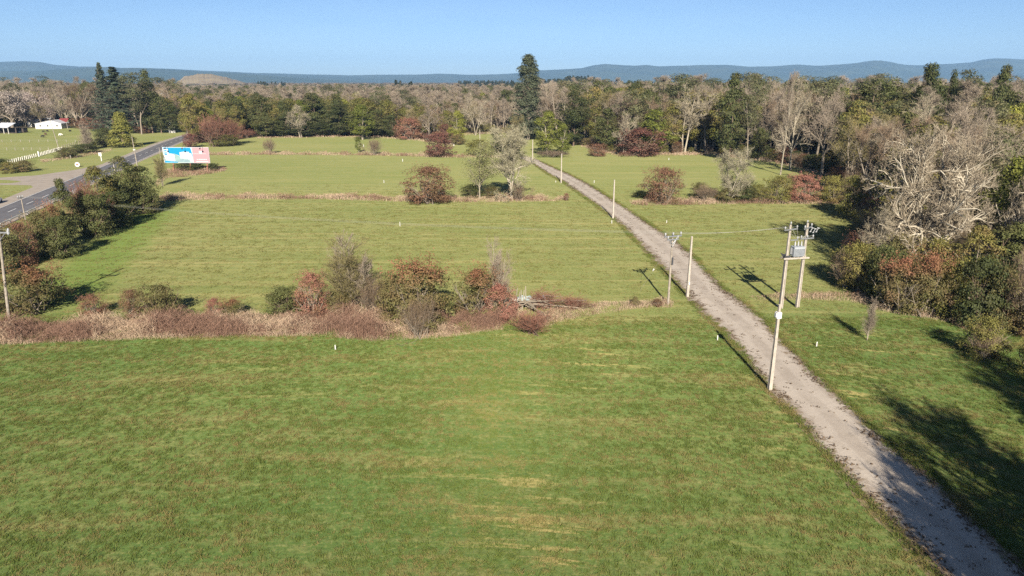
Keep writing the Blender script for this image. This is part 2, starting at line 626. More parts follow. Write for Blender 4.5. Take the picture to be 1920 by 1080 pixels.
def crown_points(H, W, base, n_clump, shape, rc, per):
    """leaf centres and normals, grouped in clumps inside an envelope"""
    t = rng.uniform(0, 1, n_clump)
    if shape == 'round':
        rad = np.sqrt(np.clip(1 - (2 * t - 1) ** 2, 0, 1)) * 0.95
    elif shape == 'dome':
        rad = np.sqrt(np.clip(1 - (t * 0.98) ** 2, 0, 1)) * (0.8 + 0.2 * np.minimum(1, t * 4))
    elif shape == 'cone':
        rad = (1 - t) ** 0.75 * 0.95 + 0.05
    elif shape == 'column':
        rad = np.clip(np.minimum(1, 0.6 + t * 2) * (1 - np.clip(t - 0.55, 0, 1) ** 1.6 * 3.0), 0.12, 1)
    elif shape == 'sequoia':
        rad = np.clip((1 - t) ** 0.30 * (0.92 + 0.08 * (1 - t)), 0.15, 1)
    elif shape == 'ball':
        rad = np.sqrt(np.clip(1 - np.clip((t - 0.35) / 0.65, 0, 1) ** 2, 0, 1)) * (0.78 + 0.22 * np.minimum(1, t * 3))
    else:  # umbrella
        rad = np.where(t > 0.5, 1 - (t - 0.5) ** 2 * 1.6, 0.35 + t)
    az = rng.uniform(0, 2 * math.pi, n_clump)
    rr = rad * W / 2 * np.sqrt(rng.uniform(0.15, 1, n_clump)) * rng.uniform(0.82, 1.12, n_clump)
    rcs = rc * rng.uniform(0.6, 1.35, n_clump)
    rr = np.maximum(0, rr - rcs * 0.55)
    z = base + t * (H - base - rc * 0.6)
    C = np.stack([rr * np.cos(az), rr * np.sin(az), z], 1)
    k = np.maximum(6, (per * (rcs / rc) ** 2).astype(int))
    idx = np.repeat(np.arange(n_clump), k)
    n = len(idx)
    d = rand_unit(n)
    d[:, 2] = np.where(rng.uniform(size=n) < 0.6, np.abs(d[:, 2]), d[:, 2])
    rs = rng.uniform(0.45, 1.05, n) ** 0.6
    pos = C[idx] + d * (rcs[idx] * rs)[:, None] * np.array([1.0, 1.0, 0.72])
    outw = pos - np.array([0, 0, base + (H - base) * 0.4])
    nrm = unit(d * 0.8 + unit(outw) * 0.6 + rng.normal(size=(n, 3)) * 0.55)
    return pos, nrm, C


def leafy_tree(H=14, W=9, base=3.0, n_clump=70, shape='round', rc=1.2, per=90, leaf=0.34, r0=0.25, limbs=9, ang=0.7):
    tr, cr = Veg(), Veg()
    P, Rr = grow(np.array([[0, 0, -0.3]]), np.array([[rng.normal() * 0.04, rng.normal() * 0.04, 1]]), np.array([H * 0.88]), np.array([r0]), 8, 0.05, 0.05, 0.15)
    tr.tubes(P, Rr, 7)
    S1, D1, L1, R1 = sprout(P, Rr, np.array([W]), limbs, max(0.12, base / H * 0.8), 0.95, ang, 0.2, 0.5, 0.55, 0.15)
    P1, Rr1 = grow(S1, D1, L1, R1, 4, 0.13, 0.08)
    tr.tubes(P1, Rr1, 4)
    S2, D2, L2, R2 = sprout(P1, Rr1, L1, 4, 0.3, 1, 0.7, 0.2, 0.55, 0.6, 0.1)
    P2, Rr2 = grow(S2, D2, L2, R2, 3, 0.15, 0.08)
    tr.tubes(P2, Rr2, 3)
    pos, nrm, _ = crown_points(H, W, base, n_clump, shape, rc, per)
    cr.leaves(pos, nrm, leaf * rng.uniform(0.6, 1.3, len(pos)))
    return tr, cr


def conifer(H=20, W=9, whorls=34, per=8, leaf=0.5, droop=-0.12, r0=0.35, dens=16, shape=1.0, base=0.06):
    tr, cr = Veg(), Veg()
    P, Rr = grow(np.array([[0, 0, -0.3]]), np.array([[0, 0, 1.0]]), np.array([H * 0.98]), np.array([r0]), 9, 0.012, 0.05, 0.08)
    tr.tubes(P, Rr, 7)
    t = np.repeat(np.linspace(base, 0.985, whorls), per)
    t = np.clip(t + rng.normal(size=len(t)) * 0.012, base * 0.7, 0.995)
    az = rng.uniform(0, 2 * math.pi, len(t))
    L = W / 2 * ((1 - t) ** shape * 0.97 + 0.03) * rng.uniform(0.62, 1.12, len(t))
    S = np.stack([np.zeros_like(t), np.zeros_like(t), t * H * 0.98], 1)
    D = np.stack([np.cos(az), np.sin(az), 0.18 + 0.5 * t], 1)
    P1, Rr1 = grow(S, D, L, np.full(len(t), 0.05), 4, 0.05, droop)
    tr.tubes(P1, Rr1, 3)
    f = rng.uniform(0.1, 1.02, (len(t), dens))
    i = np.minimum((f * 4).astype(int), 3)
    fr = (f * 4 - i)[..., None]
    rows = np.arange(len(t))[:, None]
    pos = P1[rows, i] * (1 - fr) + P1[rows, i + 1] * fr
    wid = (L[:, None] * 0.17 + 0.12) * (1.15 - f)
    pos = pos + rng.normal(size=pos.shape) * wid[..., None] * np.array([1, 1, 0.6])
    pos[..., 2] -= 0.12 * np.abs(rng.normal(size=pos.shape[:2]))
    outw = np.stack([np.cos(az), np.sin(az), np.full_like(az, 0.7)], 1)[:, None, :] + rng.normal(size=pos.shape) * 0.55
    cr.leaves(pos.reshape(-1, 3), outw.reshape(-1, 3), leaf * rng.uniform(0.55, 1.25, len(t) * dens), aspect=0.5)
    return tr, cr


def shrub(H=3, W=3.5, n_clump=36, rc=0.55, per=70, leaf=0.16, shape='dome', stems=7, spiky=0.0):
    tr, cr = Veg(), Veg()
    S = np.zeros((stems, 3))
    S[:, :2] = rng.normal(size=(stems, 2)) * W * 0.06
    S[:, 2] = -0.1
    D = np.stack([rng.normal(size=stems) * 0.4, rng.normal(size=stems) * 0.4, np.ones(stems)], 1)
    P, Rr = grow(S, D, np.full(stems, H * 0.8), np.full(stems, 0.035 + H * 0.006), 5, 0.1, 0.03)
    tr.tubes(P, Rr, 4)
    S1, D1, L1, R1 = sprout(P, Rr, np.full(stems, H * 0.8), 6, 0.2, 1, 0.6, 0.2, 0.5, 0.55, 0.1)
    P1, Rr1 = grow(S1, D1, L1, R1, 3, 0.15, 0.06)
    tr.tubes(P1, Rr1, 3)
    pos, nrm, C = crown_points(H, W, 0.12, n_clump, shape, rc, per)
    cr.leaves(pos, nrm, leaf * rng.uniform(0.6, 1.3, len(pos)))
    if spiky:
        nsp = 60
        az = rng.uniform(0, 2 * math.pi, nsp)
        rr = np.sqrt(rng.uniform(0, 1, nsp)) * W * 0.42
        z0 = H * (0.55 + 0.35 * np.sqrt(np.clip(1 - (rr / (W * 0.5)) ** 2, 0, 1)))
        A = np.stack([rr * np.cos(az), rr * np.sin(az), z0], 1)
        ln = spiky * rng.uniform(0.5, 1.2, nsp)
        for q in range(14):
            f = rng.uniform(0, 1, nsp)
            p = A + np.stack([np.cos(az) * 0.25, np.sin(az) * 0.25, np.ones(nsp)], 1) * (ln * f)[:, None] + rng.normal(size=(nsp, 3)) * 0.09
            cr.leaves(p, rand_unit(nsp) + [0, -0.5, 0.5], leaf * rng.uniform(0.6, 1.1, nsp))
    return tr, cr


def wispy(H=5, W=3, stems=6, m=(9, 8, 6), twig_r=0.014, lean=0.25):
    """thin many stemmed sapling or thicket of bare twigs"""
    tr, tw = Veg(), Veg()
    S = np.zeros((stems, 3))
    S[:, :2] = rng.normal(size=(stems, 2)) * W * 0.1
    S[:, 2] = -0.1
    D = np.stack([rng.normal(size=stems) * lean, rng.normal(size=stems) * lean, np.ones(stems)], 1)
    L = H * rng.uniform(0.6, 1.0, stems)
    P, Rr = grow(S, D, L, np.full(stems, 0.03 + H * 0.006), 6, 0.05, 0.05)
    tr.tubes(P, Rr, 5)
    S1, D1, L1, R1 = sprout(P, Rr, L, m[0], 0.15, 1, 0.75, 0.2, 0.42 * W / (0.6 * H), 0.55, 0.12)
    P1, Rr1 = grow(S1, D1, L1, np.maximum(R1, twig_r), 4, 0.1, 0.08)
    tr.tubes(P1, Rr1, 3)
    S2, D2, L2, R2 = sprout(P1, Rr1, L1, m[1], 0.1, 1, 0.6, 0.2, 0.6, 0.6, 0.1)
    P2, Rr2 = grow(S2, D2, np.maximum(L2, 0.25), R2, 2, 0.15, 0.1)
    rw = np.full(len(P2), twig_r * 0.8)
    tw.blades(P2[:, 0], P2[:, 1], rw)
    tw.blades(P2[:, 1], P2[:, 2], rw * 0.8)
    for _ in range(m[2]):
        A = P2[:, 0] + (P2[:, 2] - P2[:, 0]) * rng.uniform(0.1, 1, (len(P2), 1))
        B = A + unit(unit(P2[:, 2] - P2[:, 0]) + rng.normal(size=(len(A), 3)) * 0.5) * (np.maximum(L2, 0.25) * rng.uniform(0.25, 0.6, len(A)))[:, None]
        tw.blades(A, B, rw * 0.6)
    return tr, tw, P2


# ------------------------------------------------------------------ prototypes: (trunk mesh, crown mesh, H, W)
PROTO = {}


def measure(me):
    co = np.empty(len(me.vertices) * 3, dtype=np.float32)
    me.vertices.foreach_get('co', co)
    co = co.reshape(-1, 3)
    r = np.percentile(np.hypot(co[:, 0], co[:, 1]), 93)
    return float(np.percentile(co[:, 2], 99.6)), float(2 * r)


def proto(key, pair, tmat, cmat, crown='crown'):
    tr, cr = pair[0], pair[1]
    tme = tr.mesh('trunk', M[tmat])
    cme = cr.mesh(crown, M[cmat])
    H, W = measure(cme)
    PROTO.setdefault(key, []).append(dict(t=tme, c=cme, H=H, W=W, crown=crown))


# near detailed broadleaf evergreens
for _ in range(4):
    proto('dark', leafy_tree(15, 10, 1.5, 120, 'round', 1.25, 85, 0.36), 'bark_brown', 'dark')
for _ in range(2):
    proto('dark', leafy_tree(17, 8, 2.0, 120, 'column', 1.15, 85, 0.36), 'bark_brown', 'dark')
for _ in range(4):
    proto('olive', leafy_tree(14, 9, 2.5, 95, 'round', 1.1, 75, 0.32), 'bark_grey', 'olive')
for _ in range(2):
    proto('lime', leafy_tree(13, 7.5, 2.0, 90, 'column', 1.0, 75, 0.30), 'bark_pale', 'lime')
for _ in range(3):
    proto('gum', leafy_tree(23, 10, 9.0, 60, 'umbrella', 1.5, 85, 0.36, 0.2, 12, 0.55), 'bark_grey', 'gum')
for _ in range(3):
    proto('conifer', conifer(20, 9.5), 'bark_brown', 'conifer')
proto('sequoia', leafy_tree(38, 15, 1.0, 360, 'sequoia', 1.5, 85, 0.5, 0.8, 30, 0.9), 'bark_grey', 'cypress')
for _ in range(4):
    proto('bare', bare_tree(17, 0.95, 1, 0.3, 0.75, 0.17, 0.06, (11, 7, 5, 4), 0.24, 0.027, 1, 1.1), 'bark_grey', 'twig_pink', 'branches')
for _ in range(3):
    proto('bare_pale', bare_tree(18, 1.0, 2, 0.3, 0.75, 0.2, 0.05, (9, 7, 5, 4), 0.27, 0.032, 1, 1.2), 'bark_pale', 'twig_pale', 'branches')
for _ in range(4):
    proto('poplar', bare_tree(19, 0.55, 1, 0.9, 0.6, 0.1, 0.12, (22, 6, 5, 3), 0.16, 0.026, 1, 1.0, 0.2, 0.32), 'bark_pale', 'twig_pink', 'branches')
for _ in range(3):
    proto('brown_tree', bare_tree(15, 0.9, 3, 0.3, 0.65, 0.13, 0.09, (7, 7, 5, 4), 0.27, 0.026, 1), 'bark_grey', 'twig_brown', 'branches')
for _ in range(3):
    proto('haze_tree', bare_tree(14, 0.8, 2, 0.9, 0.6, 0.12, 0.1, (14, 6, 5, 4), 0.2, 0.03, 1), 'bark_grey', 'twig_olive', 'branches')
# shrubs
for _ in range(3):
    proto('shrub_mixed', shrub(3.4, 4.0, 110, 0.42, 78, 0.115, 'ball', 10, 0.8), 'bark_grey', 'mixed', 'foliage')
for _ in range(3):
    proto('shrub_green', shrub(3.2, 4.0, 95, 0.44, 78, 0.12, 'ball', 9, 0.5), 'bark_brown', 'hedge', 'foliage')
for _ in range(3):
    proto('shrub_dark', shrub(3.6, 4.0, 95, 0.48, 80, 0.14, 'ball', 8, 0.5), 'bark_brown', 'dark', 'foliage')
for _ in range(3):
    proto('shrub_brown', shrub(3.6, 4.4, 110, 0.44, 72, 0.115, 'ball', 16, 0.6), 'bark_grey', 'brown', 'foliage')
for _ in range(2):
    proto('shrub_red', shrub(4.0, 4.8, 95, 0.48, 60, 0.16, 'ball', 14, 0.6), 'bark_brown', 'red', 'foliage')
for _ in range(3):
    proto('shrub_olive', shrub(3.6, 4.2, 95, 0.46, 78, 0.12, 'ball', 10, 0.5), 'bark_grey', 'olive', 'foliage')
for _ in range(2):
    proto('thicket_brown', wispy(4, 4.5, 16, (9, 8, 5), 0.016, 0.4), 'bark_grey', 'twig_brown', 'branches')
for _ in range(2):
    proto('thicket_red', wispy(5, 4.5, 16, (9, 8, 5), 0.018, 0.3), 'bark_brown', 'twig_red', 'branches')
for _ in range(2):
    proto('sapling_olive', wispy(6, 4.2, 4, (24, 12, 7), 0.019, 0.10), 'bark_grey', 'twig_olive', 'branches')
for _ in range(2):
    proto('sapling_bare', wispy(6, 3.6, 4, (24, 12, 6), 0.017, 0.08), 'bark_pale', 'twig_pink', 'branches')
for _ in range(2):
    proto('lichen_tree', bare_tree(10, 1.0, 2, 0.9, 0.75, 0.17, 0.07, (20, 6, 6, 4), 0.17, 0.026, 2, 1.1, 0.05, 0.45), 'bark_dead', 'twig_lichen', 'branches')
proto('thuja', leafy_tree(9, 6, 0.1, 120, 'cone', 0.75, 95, 0.26), 'bark_brown', 'thuja')
tr, tw, P4 = bare_tree(10, 1.0, 2, 0.9, 0.75, 0.17, 0.06, (18, 6, 5, 4), 0.15, 0.02, 2, 1.0, 0.06, 0.44)
lv = Veg()
tips = P4[rng.integers(0, len(P4), 8000), 2]
lv.leaves(tips + rng.normal(size=tips.shape) * 0.3, rand_unit(8000) + [0, -0.4, 0.4], 0.15 * rng.uniform(0.6, 1.3, 8000))
lv.tubes(np.zeros((1, 2, 3)) + np.array([[[0, 0, 1.0]], [[0, 0, 1.4]]]).reshape(1, 2, 3), np.full((1, 2), 0.02), 3)
proto('spring_tree', (tr, lv), 'bark_pale', 'spring')
tr, tw, P4 = bare_tree(9, 1.25, 1, 0.3, 0.95, 0.18, 0.04, (10, 7, 6, 5), 0.3, 0.03)
bl = Veg()
tips = P4[rng.integers(0, len(P4), 9000), 2]
bl.leaves(tips + rng.normal(size=tips.shape) * 0.2, rand_unit(9000) + [0, -0.3, 0.5], 0.22 * rng.uniform(0.6, 1.3, 9000))
proto('blossom_tree', (tr, bl), 'bark_grey', 'blossom')
proto('dead_oak', bare_tree(19, 1.15, 5, 0.3, 0.8, 0.24, 0.05, (11, 8, 6, 4), 0.50, 0.032, 1, 1.26, 0.10, 0.53), 'bark_dead', 'twig_dead', 'branches')
proto('dead_oak', bare_tree(17, 1.15, 4, 0.3, 0.9, 0.26, 0.04, (11, 8, 6, 4), 0.46, 0.032, 1, 1.26, 0.10, 0.53), 'bark_dead', 'twig_dead', 'branches')


def plant(name, kind, loc, H, W, label, cat, group=None, rz=None, idx=None):
    pl = PROTO[kind]
    p = pl[idx % len(pl)] if idx is not None else pl[rng.integers(len(pl))]
    o = thing(name, label, cat, loc, rng.uniform(0, 6.28) if rz is None else rz, group)
    sx = W / p['W']
    o.scale = (sx, sx, H / p['H'])
    part = 'stem' if 'shrub' in name or 'bush' in name or 'thicket' in name else 'trunk'
    link(part, p['t'], o)
    link(p['crown'], p['c'], o)
    return o


def plant_px(name, kind, x0, x1, ybase, ytop, label, cat, group=None, idx=None):
    loc = at((x0 + x1) / 2, ybase)
    H = max(0.4, z_at(loc.y, ytop))
    W = (x1 - x0) * m_per_px(loc.y, H * 0.5)
    return plant(name, kind, loc, H, W, label, cat, group, None, idx)


def scatter(name, pts, rz, scl, kinds, metas, label=None, cat=None):
    """one object of 'stuff' that instances several meshes on points (geometry nodes)"""
    me = bpy.data.meshes.new(name)
    me.from_pydata([tuple(p) for p in pts], [], [])
    for an, typ, data, fld in (('rz', 'FLOAT', rz, 'value'), ('scl', 'FLOAT_VECTOR', scl, 'vector'), ('pick', 'INT', kinds, 'value')):
        a = me.attributes.new(an, typ, 'POINT')
        a.data.foreach_set(fld, np.asarray(data).ravel().astype(np.int32 if typ == 'INT' else np.float32))
    o = link(name, me)
    tag(o, label, cat, None, 'stuff')
    ng = bpy.data.node_groups.new(name + '_nodes', 'GeometryNodeTree')
    ng.interface.new_socket('Geometry', in_out='INPUT', socket_type='NodeSocketGeometry')
    ng.interface.new_socket('Geometry', in_out='OUTPUT', socket_type='NodeSocketGeometry')
    gi = ng.nodes.new('NodeGroupInput')
    go = ng.nodes.new('NodeGroupOutput')
    join = ng.nodes.new('GeometryNodeJoinGeometry')

    def attr(nm, t):
        n = ng.nodes.new('GeometryNodeInputNamedAttribute')
        n.data_type = t
        n.inputs[0].default_value = nm
        return n.outputs[0]
    a_rz, a_sc, a_k = attr('rz', 'FLOAT'), attr('scl', 'FLOAT_VECTOR'), attr('pick', 'INT')
    cx = ng.nodes.new('ShaderNodeCombineXYZ')
    ng.links.new(a_rz, cx.inputs[2])
    for i, ms in enumerate(metas):
        for mm in ms:
            src = bpy.data.objects.new('source_' + mm.name, mm)
            oi = ng.nodes.new('GeometryNodeObjectInfo')
            oi.inputs[0].default_value = src
            cmp_ = ng.nodes.new('FunctionNodeCompare')
            cmp_.data_type = 'INT'
            cmp_.operation = 'EQUAL'
            ng.links.new(a_k, cmp_.inputs[2])
            cmp_.inputs[3].default_value = i
            iop = ng.nodes.new('GeometryNodeInstanceOnPoints')
            ng.links.new(gi.outputs[0], iop.inputs['Points'])
            ng.links.new(cmp_.outputs[0], iop.inputs['Selection'])
            ng.links.new(oi.outputs['Geometry'], iop.inputs['Instance'])
            ng.links.new(cx.outputs[0], iop.inputs['Rotation'])
            ng.links.new(a_sc, iop.inputs['Scale'])
            ng.links.new(iop.outputs[0], join.inputs[0])
    ng.links.new(join.outputs[0], go.inputs[0])
    md = o.modifiers.new('scatter', 'NODES')
    md.node_group = ng
    return o


# ------------------------------------------------------------------ the ground
def sheet(name, pts, z, mat):
    me = bpy.data.meshes.new(name)
    me.from_pydata([(p[0], p[1], z) for p in pts], [], [tuple(range(len(pts)))])
    me.materials.append(mat)
    me.update()
    o = link(name, me)
    if me.polygons[0].normal.z < 0:
        me.flip_normals()
    return tag(o, kind='structure')


m, nt, out = new_mat('wood_floor')
geo = N(nt, "ShaderNodeNewGeometry")
n1 = noise(nt, geo.outputs['Position'], 0.03, 6, 0.6)
n2 = noise(nt, geo.outputs['Position'], 0.6, 5, 0.6)
c = mixc(nt, smooth(nt, n1, 0.4, 0.62), (0.11, 0.085, 0.05), (0.10, 0.11, 0.04))
c = mixc(nt, smooth(nt, n2, 0.4, 0.7), c, (0.065, 0.05, 0.034))
principled(nt, out, c, 0.95, 0.05, n2, 0.3)
M['floor'] = m

m, nt, out = new_mat('pasture_grass')
geo = N(nt, "ShaderNodeNewGeometry")
pos = geo.outputs['Position']
sep = N(nt, "ShaderNodeSeparateXYZ")
nt.links.new(pos, sep.inputs[0])
X, Y = sep.outputs[0], sep.outputs[1]
big = noise(nt, pos, 0.022, 4, 0.55)
dxc = mathn(nt, 'ADD', X, 12.0)
dyc = mathn(nt, 'ADD', Y, 70.0)
rad_ = mathn(nt, 'SQRT', mathn(nt, 'ADD', mathn(nt, 'MULTIPLY', dxc, dxc), mathn(nt, 'MULTIPLY', dyc, dyc)))
ang_ = mathn(nt, 'ARCTAN2', dxc, dyc)
cmb = N(nt, "ShaderNodeCombineXYZ")
nt.links.new(mathn(nt, 'MULTIPLY', ang_, 13.0), cmb.inputs[0])
nt.links.new(mathn(nt, 'MULTIPLY', rad_, 0.85), cmb.inputs[1])
arc = noise(nt, cmb.outputs[0], 1.0, 6, 0.68, 0.25)
arcm = mathn(nt, 'MULTIPLY', smooth(nt, noise(nt, pos, 0.045, 3, 0.5), 0.44, 0.62), mathn(nt, 'MULTIPLY', smooth(nt, Y, 80, 60), smooth(nt, X, -22, 6, 0.2, 1.0)))
mow = noise(nt, scaled(nt, pos, (0.05, 0.42, 1), 0.03), 1.0, 5, 0.62, 0.4)
med = noise(nt, scaled(nt, pos, (0.6, 1.1, 1)), 0.55, 6, 0.65)
fine = noise(nt, pos, 5.0, 5, 0.7)
vfine = noise(nt, pos, 16.0, 3, 0.7)
wob = mathn(nt, 'MULTIPLY_ADD', big, 24.0, -12.0)
yy = mathn(nt, 'ADD', Y, wob)
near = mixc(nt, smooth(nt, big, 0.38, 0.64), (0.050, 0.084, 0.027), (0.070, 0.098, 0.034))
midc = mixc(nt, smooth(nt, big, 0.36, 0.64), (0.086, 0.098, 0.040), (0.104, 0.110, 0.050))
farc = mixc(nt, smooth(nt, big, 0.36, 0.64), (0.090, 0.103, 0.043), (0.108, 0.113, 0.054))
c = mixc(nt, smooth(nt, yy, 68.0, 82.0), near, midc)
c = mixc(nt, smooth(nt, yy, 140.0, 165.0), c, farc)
c = mixc(nt, smooth(nt, mow, 0.50, 0.74, 0, 0.6), c, (0.155, 0.135, 0.072))
c = mixc(nt, smooth(nt, med, 0.50, 0.70, 0, 0.5), c, (0.135, 0.122, 0.062))
c = mixc(nt, smooth(nt, med, 0.46, 0.26, 0, 0.45), c, (0.036, 0.056, 0.018))
c = mixc(nt, smooth(nt, fine, 0.52, 0.75, 0, 0.55), c, (0.145, 0.135, 0.062))
c = mixc(nt, smooth(nt, fine, 0.46, 0.25, 0, 0.6), c, (0.032, 0.046, 0.015))
c = mixc(nt, mathn(nt, 'MULTIPLY', smooth(nt, arc, 0.54, 0.62), mathn(nt, 'MULTIPLY_ADD', arcm, 0.75, 0.10)), c, (0.235, 0.185, 0.095))
c = mixc(nt, mathn(nt, 'MULTIPLY', smooth(nt, arc, 0.46, 0.34), mathn(nt, 'MULTIPLY_ADD', arcm, 0.35, 0.15)), c, (0.030, 0.046, 0.014))
spk = noise(nt, scaled(nt, pos, (1.0, 0.55, 1)), 1.9, 4, 0.75)
c = mixc(nt, smooth(nt, spk, 0.55, 0.72, 0, 0.6), c, (0.16, 0.145, 0.076))
c = mixc(nt, smooth(nt, spk, 0.44, 0.28, 0, 0.55), c, (0.048, 0.062, 0.022))
spk2 = noise(nt, pos, 3.4, 3, 0.6)
c = mixc(nt, smooth(nt, spk2, 0.54, 0.68, 0, 0.55), c, (0.145, 0.145, 0.065))
c = mixc(nt, smooth(nt, spk2, 0.46, 0.32, 0, 0.6), c, (0.030, 0.048, 0.016))
row = noise(nt, scaled(nt, pos, (0.012, 1.0, 1), 0.02), 0.62, 4, 0.7)
c = mixc(nt, mathn(nt, 'MULTIPLY', smooth(nt, row, 0.53, 0.66, 0, 0.42), smooth(nt, Y, 60, 84, 0.3, 1.0)), c, (0.165, 0.142, 0.075))
c = mixc(nt, mathn(nt, 'MULTIPLY', smooth(nt, row, 0.46, 0.34, 0, 0.4), smooth(nt, Y, 60, 84, 0.3, 1.0)), c, (0.055, 0.074, 0.026))
hp0, hp1 = at(95, 575), at(300, 385)
hd_ = (hp1 - hp0).to_2d().normalized()
dline = mathn(nt, 'ADD', mathn(nt, 'MULTIPLY', X, hd_.y), mathn(nt, 'MULTIPLY_ADD', Y, -hd_.x, -(hp0.x * hd_.y - hp0.y * hd_.x)))
dl = mathn(nt, 'ABSOLUTE', mathn(nt, 'ADD', mathn(nt, 'MULTIPLY_ADD', med, 9.0, -4.5), dline))
lush = mathn(nt, 'MULTIPLY', smooth(nt, dl, 7.0, 2.0), mathn(nt, 'MULTIPLY', smooth(nt, Y, 76, 84), smooth(nt, Y, 160, 140)))
c = mixc(nt, mathn(nt, 'MULTIPLY', lush, 0.7), c, (0.062, 0.098, 0.024))
hgt = mathn(nt, 'ADD', mathn(nt, 'MULTIPLY', fine, 0.8), mathn(nt, 'ADD', mathn(nt, 'MULTIPLY', vfine, 0.35), mathn(nt, 'MULTIPLY', med, 1.4)))
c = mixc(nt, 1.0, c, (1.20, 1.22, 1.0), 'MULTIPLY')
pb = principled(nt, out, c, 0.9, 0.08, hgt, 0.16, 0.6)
pb.inputs['Diffuse Roughness'].default_value = 1.0
M['pasture'] = m

R_G = 12500
ring = [(R_G * math.cos(a), R_G * math.sin(a)) for a in np.linspace(0, 2 * math.pi, 64, endpoint=False)]
sheet('ground', ring, 0.0, M['floor'])

field_px = [(-700, 262), (-300, 246), (0, 241), (125, 240), (200, 240), (300, 243), (347, 240), (352, 262), (372, 268), (420, 266), (480, 257),
            (600, 255), (700, 255), (790, 262), (850, 272), (868, 250), (960, 246), (1002, 258), (1025, 268), (1090, 272), (1160, 290), (1240, 289), (1330, 288), (1450, 302),
            (1555, 328), (1570, 345), (1545, 362), (1612, 378), (1600, 420), (1585, 470), (1578, 530), (1640, 572), (1760, 592), (1850, 612), (1920, 632), (2300, 720)]
field_pts = [at(*p).to_2d() for p in field_px]
field_pts += [Vector((260, 10)), Vector((200, -60)), Vector((-220, -60)), Vector((-420, 120))]
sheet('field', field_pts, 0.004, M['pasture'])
FP = np.array([(p.x, p.y) for p in field_pts])


def in_poly(pts, poly):
    pts = np.asarray(pts)
    x, y = pts[:, 0], pts[:, 1]
    ins = np.zeros(len(pts), bool)
    j = len(poly) - 1
    for i in range(len(poly)):
        xi, yi = poly[i]
        xj, yj = poly[j]
        if yi != yj:
            c = ((yi > y) != (yj > y)) & (x < (xj - xi) * (y - yi) / (yj - yi) + xi)
            ins ^= c
        j = i
    return ins


def poly_dist(pts, poly, closed=True):
    pts = np.asarray(pts, float)
    d = np.full(len(pts), 1e9)
    k = len(poly)
    for i in range(k if closed else k - 1):
        a = np.asarray(poly[i], float)
        b = np.asarray(poly[(i + 1) % k], float)
        ab = b - a
        t = np.clip(((pts - a) @ ab) / max(1e-9, ab @ ab), 0, 1)
        d = np.minimum(d, np.linalg.norm(pts - (a + t[:, None] * ab), axis=1))
    return d


# ---- the pale track ------------------------------------------------------------
tl = [(974, 297), (985, 301), (999, 307), (1027, 326), (1054, 340), (1068, 350), (1115.5, 383), (1165, 422), (1227, 489), (1254, 517), (1290, 558), (1321, 589), (1354, 619), (1385, 652),
      (1439, 728), (1497, 786), (1559, 859), (1617, 926), (1684, 993), (1752, 1075), (1850, 1200), (2000, 1400)]
trr = [(979, 292.5), (990.5, 294), (1010, 301), (1040.5, 315), (1068, 327), (1110, 349), (1154, 378), (1204, 410), (1293, 472), (1329, 514), (1360, 544), (1404, 575), (1440, 606), (1446, 616),
       (1497, 671), (1550, 724), (1607, 775), (1660, 830), (1735, 885), (1790, 940), (1872, 1020), (1980, 1120), (2150, 1290)]


def resample(px, n):
    g = np.array([at(*p).to_2d() for p in px])
    s = np.concatenate([[0], np.cumsum(np.linalg.norm(np.diff(g, axis=0), axis=1))])
    u = np.linspace(0, s[-1], n)
    return np.stack([np.interp(u, s, g[:, 0]), np.interp(u, s, g[:, 1])], 1)


NT = 700
TL, TR = resample(tl, NT), resample(trr, NT)


def fbm(n, octaves=6, seed=0):
    r = np.random.default_rng(seed)
    x = np.linspace(0, 1, n)
    y = np.zeros(n)
    for o in range(octaves):
        k = int(12 * 2 ** o)
        y += np.interp(x, np.linspace(0, 1, k), r.normal(size=k)) * 0.75 ** o
    return y


def strip(name, A, B, z, mat, cols=9, jag=0.0, seed=1, crown=0.0):
    """a ribbon between two edge lines; attribute 'across' runs -1..1"""
    n = len(A)
    d = unit(B - A)
    A = A - d * (fbm(n, 7, seed) * jag)[:, None]
    B = B + d * (fbm(n, 7, seed + 1) * jag)[:, None]
    t = np.linspace(0, 1, cols)
    V = A[:, None, :] * (1 - t)[None, :, None] + B[:, None, :] * t[None, :, None]
    Z = z + crown * (1 - (2 * t - 1) ** 2)
    V = np.concatenate([V, np.broadcast_to(Z[None, :, None], (n, cols, 1))], 2)
    idx = np.arange(n * cols).reshape(n, cols)
    q = np.stack([idx[:-1, :-1], idx[:-1, 1:], idx[1:, 1:], idx[1:, :-1]], -1).reshape(-1, 4)
    me = mesh_np(name, V.reshape(-1, 3), [q], mat)
    a = me.attributes.new('across', 'FLOAT', 'POINT')
    a.data.foreach_set('value', np.tile(2 * t - 1, n).astype(np.float32))
    o = link(name, me)
    if me.polygons[0].normal.z < 0:
        me.flip_normals()
    return tag(o, kind='structure')


def attr_node(nt, name):
    n = nt.nodes.new("ShaderNodeAttribute")
    n.attribute_name = name
    return n.outputs['Fac']


